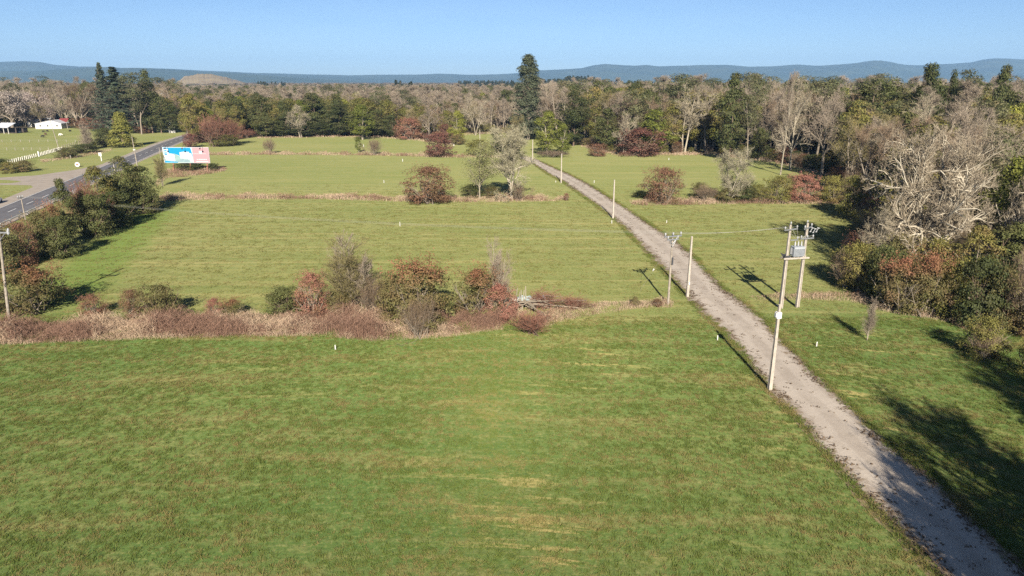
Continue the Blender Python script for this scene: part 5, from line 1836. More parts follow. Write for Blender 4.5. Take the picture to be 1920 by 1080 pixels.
P_('conifer_tree', 'conifer', 184, 274, 250, 126, 'big dark blue-green conifer left of the gum trees', 'tree', GL, 0)
P_('conifer_tree', 'conifer', 180, 230, 244, 118, 'second dark conifer peeking up behind the big one', 'tree', GL, 1)
P_('tree', 'gum', 240, 292, 252, 136, 'gum tree with two pale trunks right of the big dark conifer', 'tree', GL, 0)
P_('tree', 'gum', 228, 262, 246, 142, 'gum tree crown between the big conifer and the pale trunks', 'tree', GL, 1)
P_('tree', 'dark', 268, 306, 250, 132, 'tall dark evergreen with a brownish tip right of the gum trees', 'tree', GL, 5)
P_('tree', 'dark', 284, 322, 250, 178, 'dark shaded tree on the left side where the highway enters the wood', 'tree', GL, 2)
P_('tree', 'dark', 306, 345, 249, 196, 'dark tree directly behind the bus shelter', 'tree', GL, 3)
P_('bush', 'shrub_olive', 268, 292, 249, 229, 'olive bush at the foot of the tall dark evergreen', 'bush', GL)
P_('bush', 'shrub_brown', 254, 284, 250, 236, 'brown bush at the foot of the gum trees', 'bush', GL)
P_('tree', 'olive', 345, 388, 270, 176, 'olive tree on the right verge where the highway enters the wood', 'tree', GL)
P_('tree', 'olive', 338, 362, 256, 205, 'small olive tree beside the highway mouth', 'tree', GL)
P_('thicket', 'thicket_red', 378, 432, 275, 214, 'reddish brown thicket behind the billboard', 'thicket', GL)
P_('thicket', 'thicket_red', 415, 458, 272, 222, 'reddish thicket right of the one behind the billboard', 'thicket', GL)
P_('bush', 'shrub_olive', 395, 450, 274, 252, 'olive brush at the foot of the reddish thickets', 'bush', GL)
P_('bush', 'shrub_red', 345, 372, 277, 250, 'dark red bush at the highway edge behind the billboard', 'bush', GL)

GD = 'dark green hedge trees along the far field edge'
for i, (x0, x1, yb, yt, lab) in enumerate((
        (478, 520, 258, 212, 'leftmost of the dark hedge trees along the far field edge'),
        (510, 556, 257, 218, 'dark hedge tree left of the pale leafless tree'),
        (545, 592, 257, 232, 'low dark hedge tree below the cream far house'),
        (584, 628, 256, 228, 'low dark hedge tree below the zinc roof'),
        (612, 662, 256, 196, 'tallest dark hedge tree right of the zinc roof'),
        (650, 700, 256, 204, 'dark hedge tree below the golden-topped tree'),
        (684, 736, 257, 206, 'second last dark hedge tree on the right'),
        (718, 752, 258, 216, 'rightmost of the dark hedge trees'))):
    P_('hedge_tree', 'dark', x0, x1, yb, yt, lab, 'tree', GD, i)
P_('tree', 'bare_pale', 540, 590, 258, 196, 'pale leafless tree standing in a gap of the dark hedge trees', 'tree', None, 2)
P_('tree', 'lime', 656, 704, 262, 196, 'golden-topped tree behind the dark hedge trees', 'tree', None, 0)
P_('bush', 'shrub_brown', 740, 796, 261, 220, 'brown and olive bush right of the dark hedge trees', 'bush', None)
P_('tree', 'bare', 782, 826, 264, 196, 'pinkish grey bare tree behind the dark red bush', 'tree', None, 1)
P_('bush', 'lime', 842, 876, 270, 208, 'yellow-green wood-edge tree right of the dark red bush', 'tree', None, 1)
P_('bush', 'shrub_red', 822, 850, 266, 232, 'dark red brush left of the yellow-green wood-edge tree', 'bush', None)
P_('tree', 'bare_pale', 868, 915, 254, 176, 'white-barked spreading dead tree behind the far concrete pole', 'tree', None, 0)
seq_loc = at(990, 262)
plant('tall_conifer', 'sequoia', seq_loc, z_at(seq_loc.y, 104), 58 * m_per_px(seq_loc.y, 20), 'tallest tree of the scene, a rounded dark conifer towering above the horizon', 'tree', None, 0.3)
P_('tree', 'dark', 1046, 1104, 274, 172, 'broad dark evergreen right of the tall conifer', 'tree', None, 0)
P_('tree', 'dark', 1112, 1162, 284, 204, 'rounded dark evergreen left of the wide reddish bush', 'tree', None, 1)
P_('tree', 'bare_pale', 1150, 1192, 290, 208, 'pale bare tree above the wide reddish bush', 'tree', None, 1)
P_('tree', 'lime', 1188, 1262, 286, 206, 'lime green tree behind the wide reddish bush', 'tree', None, 1)
P_('tree', 'dark', 1340, 1392, 300, 138, 'tall dark ivy-clad tree rising above the right wood', 'tree', None, 4)
P_('tree', 'gum', 1376, 1426, 298, 140, 'tall olive tree right of the dark ivy-clad one', 'tree', None, 2)
P_('tree', 'bare_pale', 1450, 1510, 318, 142, 'white-trunked bare tree left of the right field corner', 'tree', None, 2)
P_('tree', 'bare', 1502, 1576, 336, 165, 'large grey bare tree at the right field corner', 'tree', None, 0)
P_('bush', 'shrub_dark', 1404, 1440, 298, 240, 'bright-sided dark green bush at the right wood edge', 'bush', None)
P_('tree', 'olive', 1560, 1622, 344, 190, 'tall olive tree right of the large grey bare tree', 'tree', None, 1)

for x0, x1, yt, kd, k, lab in ((1716, 1782, 121, 'dark', 4, 'tall dark evergreen breaking the skyline above the huge dead tree'),
                               (1776, 1806, 134, 'dark', 5, 'slim dark evergreen on the skyline right of the tall one'),
                               (1800, 1852, 131, 'gum', 0, 'high olive tree on the skyline between the dark evergreens at right'),
                               (1866, 1912, 124, 'dark', 4, 'tall dark evergreen on the skyline near the right edge'),
                               (1470, 1500, 134, 'poplar', 0, 'slim whitish tree topping the skyline left of the right field corner')):
    yb_ = 205.0
    h_ = z_at(yb_, yt)
    mp_ = m_per_px(yb_, h_)
    plant('tree', kd, (((x0 + x1) / 2 - 960) * mp_, yb_, 0), h_, (x1 - x0) * mp_, lab, 'tree', None, None, k)

# the right foreground: dead tree and thickets
P_('dead_tree', 'dead_oak', 1618, 1818, 512, 238, 'huge spreading dead tree covered in pale lichen at the right', 'tree', None, 0)
P_('dead_tree', 'dead_oak', 1838, 1990, 540, 262, 'pale dead tree cut by the right edge of the photo', 'tree', None, 1)
P_('dead_tree', 'bare_pale', 1592, 1680, 520, 380, 'small bare tree with drooping pale branches left of the huge dead tree', 'tree', None, 0)
GR = 'thicket at the edge of the right wood'
for x0, x1, yb, yt, kd, lab in (
        (1572, 1640, 545, 455, 'shrub_olive', 'olive bush at the left end of the right thicket'),
        (1560, 1610, 540, 470, 'thicket_brown', 'brown twigs at the left tip of the right thicket'),
        (1618, 1690, 560, 462, 'shrub_dark', 'dark green bush left of the olive-red bushes'),
        (1640, 1722, 585, 478, 'shrub_mixed', 'olive bush with reddish tips at the front of the right thicket'),
        (1692, 1772, 592, 470, 'shrub_mixed', 'tallest olive bush with reddish tips in the right thicket'),
        (1750, 1812, 598, 492, 'shrub_olive', 'olive bush between the reddish ones and the dark green one'),
        (1780, 1872, 612, 480, 'shrub_dark', 'broad dark green bush in the right thicket'),
        (1838, 1900, 618, 500, 'shrub_green', 'dull green bush behind the lone small bush'),
        (1870, 1960, 625, 462, 'thicket_brown', 'brown thicket cut by the right edge'),
        (1886, 1980, 632, 520, 'shrub_green', 'dark bush at the right edge above the last bush'),
        (1640, 1720, 535, 440, 'shrub_green', 'green bush under the huge dead tree'),
        (1700, 1790, 545, 448, 'shrub_olive', 'sunlit green bush under the huge dead tree'),
        (1780, 1850, 560, 425, 'olive', 'bright green bush between the two dead trees'),
        (1820, 1912, 520, 296, 'lime', 'bright yellow-green tree behind the second dead tree'),
        (1830, 1930, 560, 420, 'dark', 'dark shaded evergreen below the second dead tree'),
        (1600, 1660, 470, 372, 'thicket_brown', 'brown thicket left of the huge dead tree trunk'),
        (1570, 1618, 410, 330, 'shrub_olive', 'olive bush left of the huge dead tree where the field narrows')):
    P_('tree' if kd in ('olive', 'lime', 'dark') else 'bush', kd, x0, x1, yb, yt, lab, 'tree' if kd in ('olive', 'lime', 'dark') else 'bush', GR)
P_('bush', 'thicket_brown', 1818, 1870, 674, 612, 'lone small bush with pale stems on the right meadow', 'bush')
P_('bush', 'shrub_olive', 1806, 1882, 670, 596, 'olive foliage of the lone small bush pair on the right meadow', 'bush')
P_('bush', 'shrub_olive', 1904, 1965, 706, 636, 'olive bush cut by the right edge below the lone small bush', 'bush')
P_('sapling', 'sapling_bare', 1612, 1642, 637, 556, 'slim pale dead sapling alone on the right meadow', 'tree')

# trees standing right of the picture: only their shadows reach into it
for tip, H, W, kd, lab in (((1690, 735), 15, 11, 'lichen_tree', 'first tree outside the right edge, bare, casting the upper meadow shadow'),
                           ((1885, 690), 15, 10, 'lichen_tree', 'second tree outside the right edge, wide and bare, shading the meadow'),
                           ((1960, 760), 14, 12, 'olive', 'third tree outside the right edge, olive and leafy, shading the meadow'),
                           ((1800, 800), 13, 10, 'bare_pale', 'fourth tree outside the right edge, bare and pale, shading the verge of the track'),
                           ((1655, 862), 13, 9, 'dead_oak', 'fifth tree outside the right edge, bare, shading the track itself'),
                           ((1700, 900), 12, 9, 'brown_tree', 'sixth tree outside the lower right corner, bare and brown, shading the track'),
                           ((1790, 930), 12, 9, 'dead_oak', 'seventh tree outside the lower right corner, bare, shading the track'),
                           ((1760, 985), 11, 9, 'olive', 'ninth tree outside the lower right corner, olive, shading the end of the track'),
                           ((1910, 880), 12, 10, 'olive', 'eighth tree outside the lower right corner, olive, shading the verge')):
    g = at(*tip)
    L = H / math.tan(SUN_EL)
    plant('tree', kd, (g.x + math.sin(SUN_AZ) * L, g.y - math.cos(SUN_AZ) * L, 0), H, W, lab, 'tree', 'trees right of the picture')

# ------------------------------------------------------------------ the woods
named = [o for o in bpy.data.objects if o.parent is None and o.get('category') in ('tree', 'bush', 'house', 'annex', 'shed', 'shrub', 'thicket')]
NAMED_XY = np.array([(o.location.x, o.location.y) for o in named])
NAMED_R = np.array([4.0 if o.get('category') == 'tree' else (13.0 if o.get('category') in ('house', 'shed', 'annex') else 2.0) for o in named])


def jitter_grid(x0, x1, y0, y1, s):
    gx, gy = np.meshgrid(np.arange(x0, x1, s), np.arange(y0, y1, s * 0.9))
    gx[1::2] += s / 2
    p = np.stack([gx.ravel(), gy.ravel()], 1)
    return p + rng.uniform(-0.36, 0.36, p.shape) * s


def wood_points(x0, x1, y0, y1, s, clear=3.5):
    p = jitter_grid(x0, x1, y0, y1, s)
    p = p[(np.abs(p[:, 0]) < 0.80 * p[:, 1] + 25) & (p[:, 1] > 40)]
    p = p[~in_poly(p, FP)]
    if y0 < 700:
        ppx = 960 + F * p[:, 0] / (CT * p[:, 1] + ST * CAM_H)
        p = p[~((ppx > 1540) & (ppx < 1985) & (p[:, 1] < 116))]
        p = p[poly_dist(p, FP) > clear]
        p = p[poly_dist(p, HW, False) > HALF + 5.5]
        d = np.linalg.norm(p[:, None, :] - NAMED_XY[None], axis=2)
        p = p[(d > NAMED_R[None]).all(1)]
    return p


def vnoise(p, s, seed):
    r = np.random.default_rng(seed)
    k = r.normal(size=(6, 2)) / s * 2
    ph = r.uniform(0, 6.28, 6)
    return np.sin(p @ k.T + ph).mean(1)


KINDS = ['bare', 'bare_pale', 'poplar', 'brown_tree', 'haze_tree', 'olive', 'lime', 'gum', 'dark', 'conifer']
MIX = {'left': [.30, .06, .10, .12, .12, .16, .04, .03, .07, .0],
       'centre': [.26, .03, .20, .16, .16, .10, .03, .02, .04, .0],
       'right': [.17, .08, .07, .17, .18, .16, .06, .02, .09, .0],
       'edge': [.10, .0, .05, .12, .16, .30, .12, .02, .13, .0],
       'far': [.27, .02, .08, .19, .16, .16, .02, .0, .12, .0]}


def region(p):
    px = 960 + F * p[0] / (CT * p[1] + ST * CAM_H)
    if p[1] > 650:
        return 'far', px
    if px < 345:
        return 'left', px
    if px < 480 or (px < 730 and p[1] < 430):
        return 'edge', px
    if px < 1000:
        return 'centre', px
    return 'right', px


def choose(pts):
    n1 = vnoise(pts, 26, 1)
    ks, hs, ws, pxs, rg = [], [], [], [], []
    for p, q in zip(pts, n1):
        r, px = region(p)
        w = np.array(MIX[r])
        w[:5] *= math.exp(q * 1.9)
        w[5:] *= math.exp(-q * 1.9)
        k = rng.choice(10, p=w / w.sum())
        if r == 'right':
            h = min(24.5, 11.0 + p[1] * 0.058)
        elif r == 'left':
            h = 24.5 if p[1] > 440 else 21
        elif r == 'edge':
            h = 19
        elif r == 'centre':
            h = 17.5 if p[1] < 420 else 20
        else:
            h = 20.5
        h *= rng.uniform(0.78, 1.12) * (1.12 if KINDS[k] in ('conifer', 'gum', 'poplar') else 0.88 if KINDS[k] in ('olive', 'lime', 'haze_tree', 'brown_tree') else 1.0)
        wd = {'poplar': 0.34, 'conifer': 0.42, 'gum': 0.46, 'bare': 0.62, 'bare_pale': 0.62}.get(KINDS[k], 0.6) * h * rng.uniform(0.8, 1.2)
        ks.append(k)
        hs.append(h)
        ws.append(wd)
        pxs.append(px)
        rg.append(r)
    return ks, hs, ws, pxs, rg


LOOK = {'bare': 'bare greyish %s', 'bare_pale': 'whitish bare %s', 'poplar': 'slim upright bare %s', 'brown_tree': 'brown-twigged bare %s',
        'haze_tree': 'thin olive-twigged %s', 'olive': 'olive green leafy %s', 'lime': 'yellow-green leafy %s', 'gum': 'high-crowned gum %s',
        'dark': 'dark evergreen %s', 'conifer': 'dark pointed conifer %s'}
BLOOK = {'shrub_green': 'dull green %s', 'shrub_olive': 'olive %s', 'shrub_dark': 'dark green %s', 'shrub_brown': 'brown-leaved %s', 'thicket_brown': 'brown twiggy %s', 'thicket_red': 'reddish twiggy %s', 'shrub_mixed': 'red-tipped green %s'}
ORD = ['leftmost', 'second', 'third', 'fourth', 'fifth', 'sixth', 'seventh', 'eighth', 'ninth', 'tenth', 'eleventh', 'twelfth', 'thirteenth', 'fourteenth', 'fifteenth', 'sixteenth', 'seventeenth', 'eighteenth', 'nineteenth', 'twentieth']
CNT = ['', 'one', 'two', 'three', 'four', 'five', 'six', 'seven', 'eight', 'nine', 'ten', 'eleven', 'twelve', 'thirteen', 'fourteen', 'fifteen', 'sixteen', 'seventeen', 'eighteen', 'nineteen', 'twenty']


def stand(px):
    for lim, s in ((60, 'behind the open zinc shed'), (110, 'behind the white house'), (190, 'behind the round bare tree'), (262, 'around the big left conifer'), (345, 'left of the highway mouth'),
                   (420, 'above the billboard'), (480, 'behind the reddish thickets'), (560, 'above the left hedge trees'), (650, 'above the zinc-roofed far house'),
                   (750, 'above the right hedge trees'), (840, 'above the dark red bush'), (930, 'around the white-barked dead tree'), (1000, 'left of the tallest conifer'), (1060, 'just right of the tallest conifer'),
                   (1150, 'around the broad dark evergreen'), (1240, 'behind the wide reddish bush'), (1340, 'left of the ivy-clad tree'), (1440, 'around the ivy-clad tree'), (1520, 'by the white-trunked bare tree'),
                   (1600, 'behind the right field corner'), (1680, 'left above the huge dead tree'), (1760, 'straight above the huge dead tree'), (1840, 'right above the huge dead tree')):
        if px < lim:
            return s
    return 'near the upper right edge'


def number_labels(items, look, noun):
    """items: (px, kind, object). One label each: look, stand, and place in the row where look and stand are shared"""
    sets = {}
    for px, k, o in items:
        sets.setdefault((k, stand(px)), []).append((px, o))
    for (k, st), lst in sets.items():
        lst.sort(key=lambda q: q[0])
        n = len(lst)
        plural = (look[k] % (noun + ('es' if noun.endswith('sh') else 's')))
        for i, (px, o) in enumerate(lst):
            if n == 1:
                o['label'] = '%s %s' % (look[k] % noun, st)
            else:
                pos_ = 'rightmost' if i == n - 1 else (ORD[i] if i == 0 else ORD[i] + ' from left')
                o['label'] = '%s of %s %s %s' % (pos_, CNT[n] if n < 21 else 'many', plural, st)
                o['group'] = '%s %s' % (plural, st)


near = wood_points(-330, 330, 60, 500, 7.2)
ordr = np.argsort(near[:, 1])
near = near[ordr]
ks, hs, ws, pxs, rg = choose(near)
shown = (np.array(pxs) > -30) & (np.array(pxs) < 1950)
idx_ind = [i for i in range(len(near)) if shown[i]]
# the trees that show largest: apparent size, discounted with the depth of wood in front of them
dfp = poly_dist(near, FP)
score = np.array([hs[i] / near[i][1] / (1 + 0.03 * max(0.0, dfp[i] - 10)) for i in range(len(near))])
idx_ind = sorted(idx_ind, key=lambda i: -score[i])[:285]
ind = set(idx_ind)
wood_items = []
for i in sorted(idx_ind, key=lambda i: pxs[i]):
    k = KINDS[ks[i]]
    nm = {'conifer': 'conifer_tree', 'gum': 'gum_tree', 'poplar': 'poplar_tree'}.get(k, 'bare_tree' if k in ('bare', 'bare_pale', 'brown_tree', 'haze_tree') else 'leafy_tree')
    wood_items.append((pxs[i], k, plant(nm, k, (near[i][0], near[i][1], 0), hs[i], ws[i], 'tree', 'tree')))
number_labels(wood_items, LOOK, 'tree')

# undergrowth along the wood edges
edge_px = [p for p in field_px if p[0] > 350]
E = densify(np.array([at(*p).to_2d() for p in edge_px]), 500)
En = unit(np.gradient(E, axis=0))
En = np.stack([-En[:, 1], En[:, 0]], 1)
bush_items = []
acc = 0.0
last = E[0]
jj = 0
for q in range(1, 500):
    acc += np.linalg.norm(E[q] - E[q - 1])
    stepw = 3.6 if E[q][1] < 260 else 5.0
    if acc < stepw:
        continue
    acc = 0.0
    p = E[q] + En[q] * rng.uniform(0.6, 3.2)
    if in_poly([p], FP)[0]:
        p = E[q] - En[q] * rng.uniform(0.6, 3.2)
    if poly_dist(np.array([p]), HW, False)[0] < HALF + 4:
        continue
    d = np.linalg.norm(NAMED_XY - p, axis=1)
    if (d < 2.2).any():
        continue
    px = to_px(p[0], p[1])[0]
    if px < 340 or px > 1960:
        continue
    k = rng.choice(['shrub_green', 'shrub_olive', 'shrub_dark', 'shrub_brown', 'thicket_brown', 'thicket_red', 'shrub_mixed'], p=[.24, .22, .16, .13, .14, .05, .06])
    h = rng.uniform(2.2, 5.4)
    bush_items.append((px, k, plant('bush', k, (p[0], p[1], 0), h, h * rng.uniform(0.95, 1.5), 'bush', 'bush')))
BL2 = {k: v.replace('%s', 'undergrowth %s') for k, v in BLOOK.items()}
number_labels(bush_items, BL2, 'bush')

# the wood beyond: one mass
fp_, fk, fh, fw = [], [], [], []
rest = [i for i in range(len(near)) if i not in ind]
fp_.append(near[rest])
fk += [ks[i] for i in rest]
fh += [hs[i] for i in rest]
fw += [ws[i] for i in rest]
for (y0, y1, s, sc) in ((500, 900, 8.5, 1.0), (900, 1700, 13, 1.12), (1700, 3200, 26, 1.25), (3200, 6500, 60, 1.5)):
    xw = 0.80 * y1 + 30
    pp = wood_points(-xw, xw, y0, y1, s)
    k2, h2, w2, _, _ = choose(pp)
    fp_.append(pp)
    fk += k2
    fh += [h * (1.0 if sc < 1.1 else 0.98) for h in h2]
    fw += [w * sc * (s / 8.5 if s > 20 else 1.0) * 0.9 for w in w2]
fp_ = np.concatenate(fp_)
pts, rzs, scs, pks, metas = [], [], [], [], []
slots = {}
for kk in KINDS:
    for v, pr_ in enumerate(PROTO[kk][:3]):
        slots[(kk, v)] = len(metas)
        metas.append((pr_['t'], pr_['c']))
for p, k, h, w in zip(fp_, fk, fh, fw):
    kk = KINDS[k]
    v = int(rng.integers(min(3, len(PROTO[kk]))))
    q = PROTO[kk][v]
    pts.append((p[0], p[1], 0))
    rzs.append(rng.uniform(0, 6.28))
    scs.append((w / q['W'], w / q['W'], h / q['H']))
    pks.append(slots[(kk, v)])
scatter('far_wood', pts, rzs, np.array(scs), pks, metas)
print('wood points', len(pts), 'individual', len(ind))

# pine plantations on the horizon, darker and taller than the bare wood
cp_, cs_, cz_ = [], [], []
for (xa, xb, Y, hh, n) in ((1010, 1122, 1500, 31, 240), (738, 776, 800, 28, 9), (860, 965, 1500, 28, 120), (1130, 1400, 1500, 27, 240), (480, 540, 1500, 26, 50)):
    for _ in range(n):
        y = Y * rng.uniform(0.92, 1.1)
        px = rng.uniform(xa, xb)
        x = (px - 960) / F * CT * y
        h = hh * rng.uniform(0.75, 1.1) * (1.15 if 1060 < px < 1115 else 1.0)
        q = PROTO['conifer'][0]
        cp_.append((x, y, 0))
        cs_.append((h * 0.62 / q['W'], h * 0.62 / q['W'], h / q['H']))
        cz_.append(rng.uniform(0, 6.28))
q = PROTO['conifer'][0]
scatter('far_pine_wood', cp_, cz_, np.array(cs_), [0] * len(cp_), [(q['t'], q['c'])])

# ------------------------------------------------------------------ dry hedgerows, grass
def sample_poly(poly, n):
    poly = np.asarray(poly)
    lo, hi = poly.min(0), poly.max(0)
    area = 0.5 * abs(np.dot(poly[:, 0], np.roll(poly[:, 1], 1)) - np.dot(poly[:, 1], np.roll(poly[:, 0], 1)))
    got = []
    tot = 0
    n = int(n * area) if n < 1000 else n
    while tot < n:
        p = rng.uniform(lo, hi, (max(2000, n), 2))
        p = p[in_poly(p, poly)]
        got.append(p)
        tot += len(p)
    return np.concatenate(got)[:n]


def canes(name, poly, dens, h, mix, w=0.016, arch=0.8, mats=('straw', 'bramble')):
    p = sample_poly(poly, dens)
    n = len(p)
    keep = rng.uniform(size=n) < np.clip(0.75 + 0.9 * vnoise(p, 1.1, 19), 0.12, 1)
    p = p[keep]
    n = len(p)
    clump = np.clip(0.8 + 0.75 * vnoise(p, 1.3, 9) + 0.7 * vnoise(p, 4.0, 4), 0.2, 1.7)
    dist = poly_dist(p, poly)
    hh = h * clump * rng.uniform(0.55, 1.1, n) * np.clip(0.35 + dist / 1.2, 0.35, 1.0)
    az = rng.uniform(0, 6.28, n)
    lean = arch * rng.uniform(0.1, 1.0, n) * hh
    vg = Veg()
    A = np.concatenate([p, np.zeros((n, 1))], 1)
    d = np.stack([np.cos(az), np.sin(az), np.zeros(n)], 1)
    B = A + d * (lean * 0.3)[:, None] + np.stack([np.zeros(n), np.zeros(n), hh * 0.7], 1)
    C = A + d * (lean * 0.9)[:, None] + np.stack([np.zeros(n), np.zeros(n), hh], 1)
    D = C + d * (lean * 0.6)[:, None] + np.stack([np.zeros(n), np.zeros(n), -hh * 0.25], 1)
    red = rng.uniform(size=n) * 0.6 + 0.2 + vnoise(p, 2.6, 7) * 0.9 + vnoise(p, 0.9, 8) * 0.4 < mix
    ww = w * rng.uniform(0.6, 1.5, n)
    for mi, sel in ((0, ~red), (1, red)):
        if sel.any():
            vg.blades(A[sel], B[sel], ww[sel], mi)
            vg.blades(B[sel], C[sel], ww[sel] * 0.85, mi)
            vg.blades(C[sel], D[sel], ww[sel] * 0.6, mi)
    o = link(name, vg.mesh(name, [M[x] for x in mats]))
    return tag(o, kind='stuff')


def gp(l):
    return np.array([tuple(at(*p).to_2d()) for p in l])


canes('dry_brambles', gp([(-120, 655), (0, 645), (150, 640), (300, 632), (450, 630), (600, 627), (700, 637), (830, 630), (940, 616), (960, 600), (1000, 585), (900, 592), (840, 594), (700, 592), (560, 594), (420, 598), (300, 603), (180, 606), (60, 612), (-120, 618)]), 135, 1.55, 0.55, 0.016)
canes('dry_grass', gp([(-120, 662), (0, 648), (300, 636), (600, 631), (700, 641), (830, 634), (945, 619), (945, 614), (830, 627), (700, 634), (600, 624), (300, 629), (0, 641), (-120, 654)]), 110, 0.7, 0.1, 0.014)
canes('dry_grass', gp([(1000, 622), (1050, 605), (1120, 590), (1190, 580), (1262, 577), (1262, 566), (1180, 567), (1090, 570), (1040, 580), (1005, 590)]), 70, 0.8, 0.2, 0.014)
canes('dry_brambles', gp([(296, 379), (330, 376), (440, 374), (520, 374), (610, 374), (700, 377), (760, 379), (860, 380), (960, 379), (1064, 377), (1064, 370), (960, 370), (860, 370), (760, 369), (620, 367), (520, 369), (440, 367), (330, 366), (300, 368)]), 22, 1.0, 0.5, 0.03)
canes('dry_brambles', gp([(1184, 386), (1280, 385), (1380, 383), (1500, 383), (1612, 386), (1612, 376), (1500, 375), (1380, 375), (1280, 376), (1180, 377)]), 22, 1.0, 0.5, 0.03)
canes('dry_brambles', gp([(380, 291.5), (520, 290.5), (700, 292), (850, 296), (960, 297), (960, 293), (850, 291), (700, 288.5), (520, 287), (380, 288)]), 9, 1.0, 0.4, 0.05)
canes('dry_brambles', gp([(295, 350), (312, 334), (345, 332), (390, 327), (420, 322), (428, 316), (395, 313), (345, 317), (312, 318), (300, 330), (290, 345)]), 14, 0.9, 0.6, 0.035)
canes('dry_brambles', gp([(1425, 567), (1500, 562), (1590, 566), (1650, 578), (1650, 564), (1590, 552), (1500, 551), (1405, 556)]), 55, 0.7, 0.55, 0.016)
canes('dry_grass', gp([(1630, 580), (1700, 592), (1780, 606), (1812, 622), (1840, 622), (1790, 594), (1710, 580), (1640, 568)]), 70, 0.9, 0.15, 0.016)
canes('dry_grass', gp([(478, 260), (600, 258), (700, 258), (790, 265), (850, 276), (868, 254), (960, 250), (960, 247), (868, 251), (850, 272), (790, 262), (700, 255.5), (600, 255.5), (480, 257.5)]), 2.2, 0.9, 0.2, 0.07)
canes('dry_grass', gp([(1088, 275), (1160, 294), (1240, 292.5), (1330, 291.5), (1450, 306), (1556, 332), (1570, 346), (1545, 364), (1560, 362), (1580, 346), (1560, 326), (1450, 301), (1330, 287.5), (1240, 288), (1160, 289), (1090, 271.5)]), 6, 0.9, 0.25, 0.05)
canes('dry_grass', gp([(70, 300), (140, 291), (190, 281), (215, 279), (200, 287), (140, 297), (80, 305)]), 6, 0.5, 0.35, 0.05)
canes('dry_grass', gp([(1240, 573), (1262, 573), (1266, 566), (1240, 565)]), 60, 0.8, 0.3, 0.014)

# leaf litter along the track
lt_ = Veg()
n = 7000
ii = rng.integers(40, NT - 1, n)
side_ = rng.uniform(size=n)
acr = np.where(side_ < 0.42, np.abs(rng.normal(size=n)) * 0.10, np.where(side_ < 0.84, 1 - np.abs(rng.normal(size=n)) * 0.10, rng.uniform(0.05, 0.95, n)))
keep = (vnoise(np.stack([ii * 0.2, acr * 3], 1), 2.0, 3) + rng.normal(size=n) * 0.35) > 0.05
ii, acr = ii[keep], acr[keep]
c2 = TL[ii] * (1 - acr)[:, None] + TR[ii] * acr[:, None] + rng.normal(size=(len(ii), 2)) * 0.15
rep = 5
cc = np.repeat(c2, rep, 0) + rng.normal(size=(len(c2) * rep, 2)) * np.array([0.16, 0.10])
C3 = np.concatenate([cc, rng.uniform(0.075, 0.13, (len(cc), 1))], 1)
lt_.leaves(C3, np.array([[0, 0, 1.0]]) + rng.normal(size=C3.shape) * 0.4, rng.uniform(0.06, 0.21, len(C3)))
tag(link('leaf_litter', lt_.mesh('leaf_litter', [M['litter']])), kind='stuff')

# grass tufts
def grass_mat(name, a, b, dry):
    m, nt, out = new_mat(name)
    oi = N(nt, "ShaderNodeObjectInfo")
    geo = N(nt, "ShaderNodeNewGeometry")
    c = mixc(nt, geo.outputs['Random Per Island'], a, b)
    n1 = noise(nt, geo.outputs['Position'], 0.25, 4, 0.6)
    n2 = noise(nt, scaled(nt, geo.outputs['Position'], (0.05, 0.42, 1), 0.03), 1.0, 5, 0.62, 0.4)
    f = mathn(nt, 'MULTIPLY_ADD', oi.outputs['Random'], 0.5, mathn(nt, 'ADD', mathn(nt, 'MULTIPLY_ADD', n2, 1.0, -0.45), mathn(nt, 'ADD', n1, -0.28)))
    c = mixc(nt, smooth(nt, f, 0.45, 0.8), c, dry)
    bs_ = N(nt, "ShaderNodeBsdfDiffuse")
    bs_.inputs['Roughness'].default_value = 1.0
    nt.links.new(c, bs_.inputs[0])
    tr_ = N(nt, "ShaderNodeBsdfTranslucent")
    nt.links.new(c, tr_.inputs[0])
    mx_ = N(nt, "ShaderNodeMixShader")
    mx_.inputs[0].default_value = 0.3
    nt.links.new(bs_.outputs[0], mx_.inputs[1])
    nt.links.new(tr_.outputs[0], mx_.inputs[2])
    nt.links.new(mx_.outputs[0], out.inputs[0])
    return m


M['grass_near'] = grass_mat('meadow_grass_blades', (0.092, 0.138, 0.032), (0.138, 0.168, 0.043), (0.235, 0.19, 0.078))
M['grass_far'] = grass_mat('pale_pasture_blades', (0.124, 0.135, 0.040), (0.158, 0.157, 0.050), (0.235, 0.20, 0.085))


def tuft(nb, rad, h, w, mat):
    vg = Veg()
    a = rng.uniform(0, 6.28, nb)
    r = rad * np.sqrt(rng.uniform(0, 1, nb))
    A = np.stack([r * np.cos(a), r * np.sin(a), np.zeros(nb)], 1)
    B = A + np.stack([np.cos(a) * r * 0.7 + rng.normal(size=nb) * h * 0.35, np.sin(a) * r * 0.7 + rng.normal(size=nb) * h * 0.35, h * rng.uniform(0.5, 1.1, nb)], 1)
    vg.blades(A, B, np.full(nb, w))
    return vg.mesh('tuft', [M[mat]])


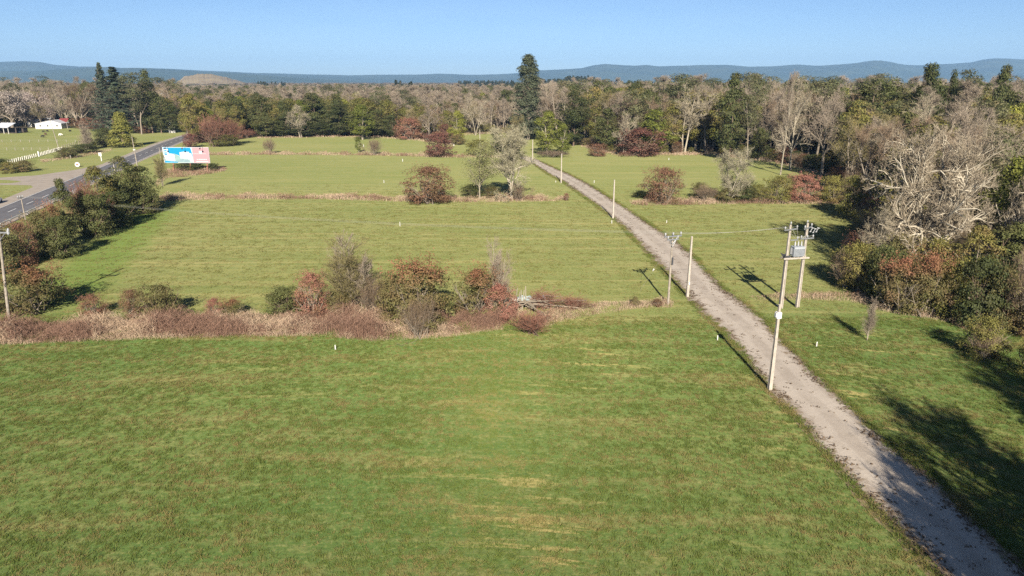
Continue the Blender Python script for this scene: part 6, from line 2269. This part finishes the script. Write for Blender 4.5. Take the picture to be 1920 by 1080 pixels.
def grass(name, y0, y1, dens, tufts, base_sc, mask=None):
    hwid = 0.80 * y1 + 12
    area = 2 * hwid * (y1 - y0)
    p = rng.uniform([-hwid, y0], [hwid, y1], (int(area * dens), 2))
    p = p[np.abs(p[:, 0]) < 0.80 * p[:, 1] + 12]
    p = p[rng.uniform(size=len(p)) < np.clip((y1 - p[:, 1]) / (0.45 * (y1 - y0)) if y1 > 100 else np.ones(len(p)), 0, 1)]
    p = p[in_poly(p, FP) & ~in_poly(p, TRACK) & ~in_poly(p, SIDE)]
    p = p[poly_dist(p, HW, False) > HALF + 2.2]
    p = p[(vnoise(p, 1.1, 12) * 0.8 + vnoise(p, 4.0, 13) * 0.6 + rng.normal(size=len(p)) * 0.6) > -0.25]
    n = len(p)
    sc = base_sc * rng.uniform(0.6, 1.5, n)
    return scatter(name, [(q[0], q[1], 0.0) for q in p], rng.uniform(0, 6.28, n), np.stack([sc, sc, sc * rng.uniform(0.7, 1.4, n)], 1), rng.integers(0, len(tufts), n), [(t,) for t in tufts])


T1 = [tuft(16, 0.14, 0.11, 0.011, 'grass_near') for _ in range(4)]
TE = [tuft(20, 0.22, 0.17, 0.014, 'grass_near') for _ in range(3)]
ne = 9000
ie = rng.integers(60, NT - 1, ne)
ae = np.where(rng.uniform(size=ne) < 0.5, rng.normal(size=ne) * 0.045 - 0.02, 1 + rng.normal(size=ne) * 0.045 + 0.02)
pe = TL[ie] * (1 - ae)[:, None] + TR[ie] * ae[:, None] + rng.normal(size=(ne, 2)) * 0.06
ke = (vnoise(pe, 2.2, 31) + rng.normal(size=ne) * 0.4) > 0.0
pe = pe[ke]
se = rng.uniform(0.5, 1.5, len(pe))
scatter('track_edge_grass', [(q[0], q[1], 0.03) for q in pe], rng.uniform(0, 6.28, len(pe)), np.stack([se, se, se], 1), rng.integers(0, 3, len(pe)), [(t,) for t in TE])
T2 = [tuft(16, 0.30, 0.085, 0.02, 'grass_far') for _ in range(3)]
grass('meadow_grass', 28, 76, 20, T1, 1.0)
grass('pasture_tufts', 74, 190, 2.2, T2, 1.0)
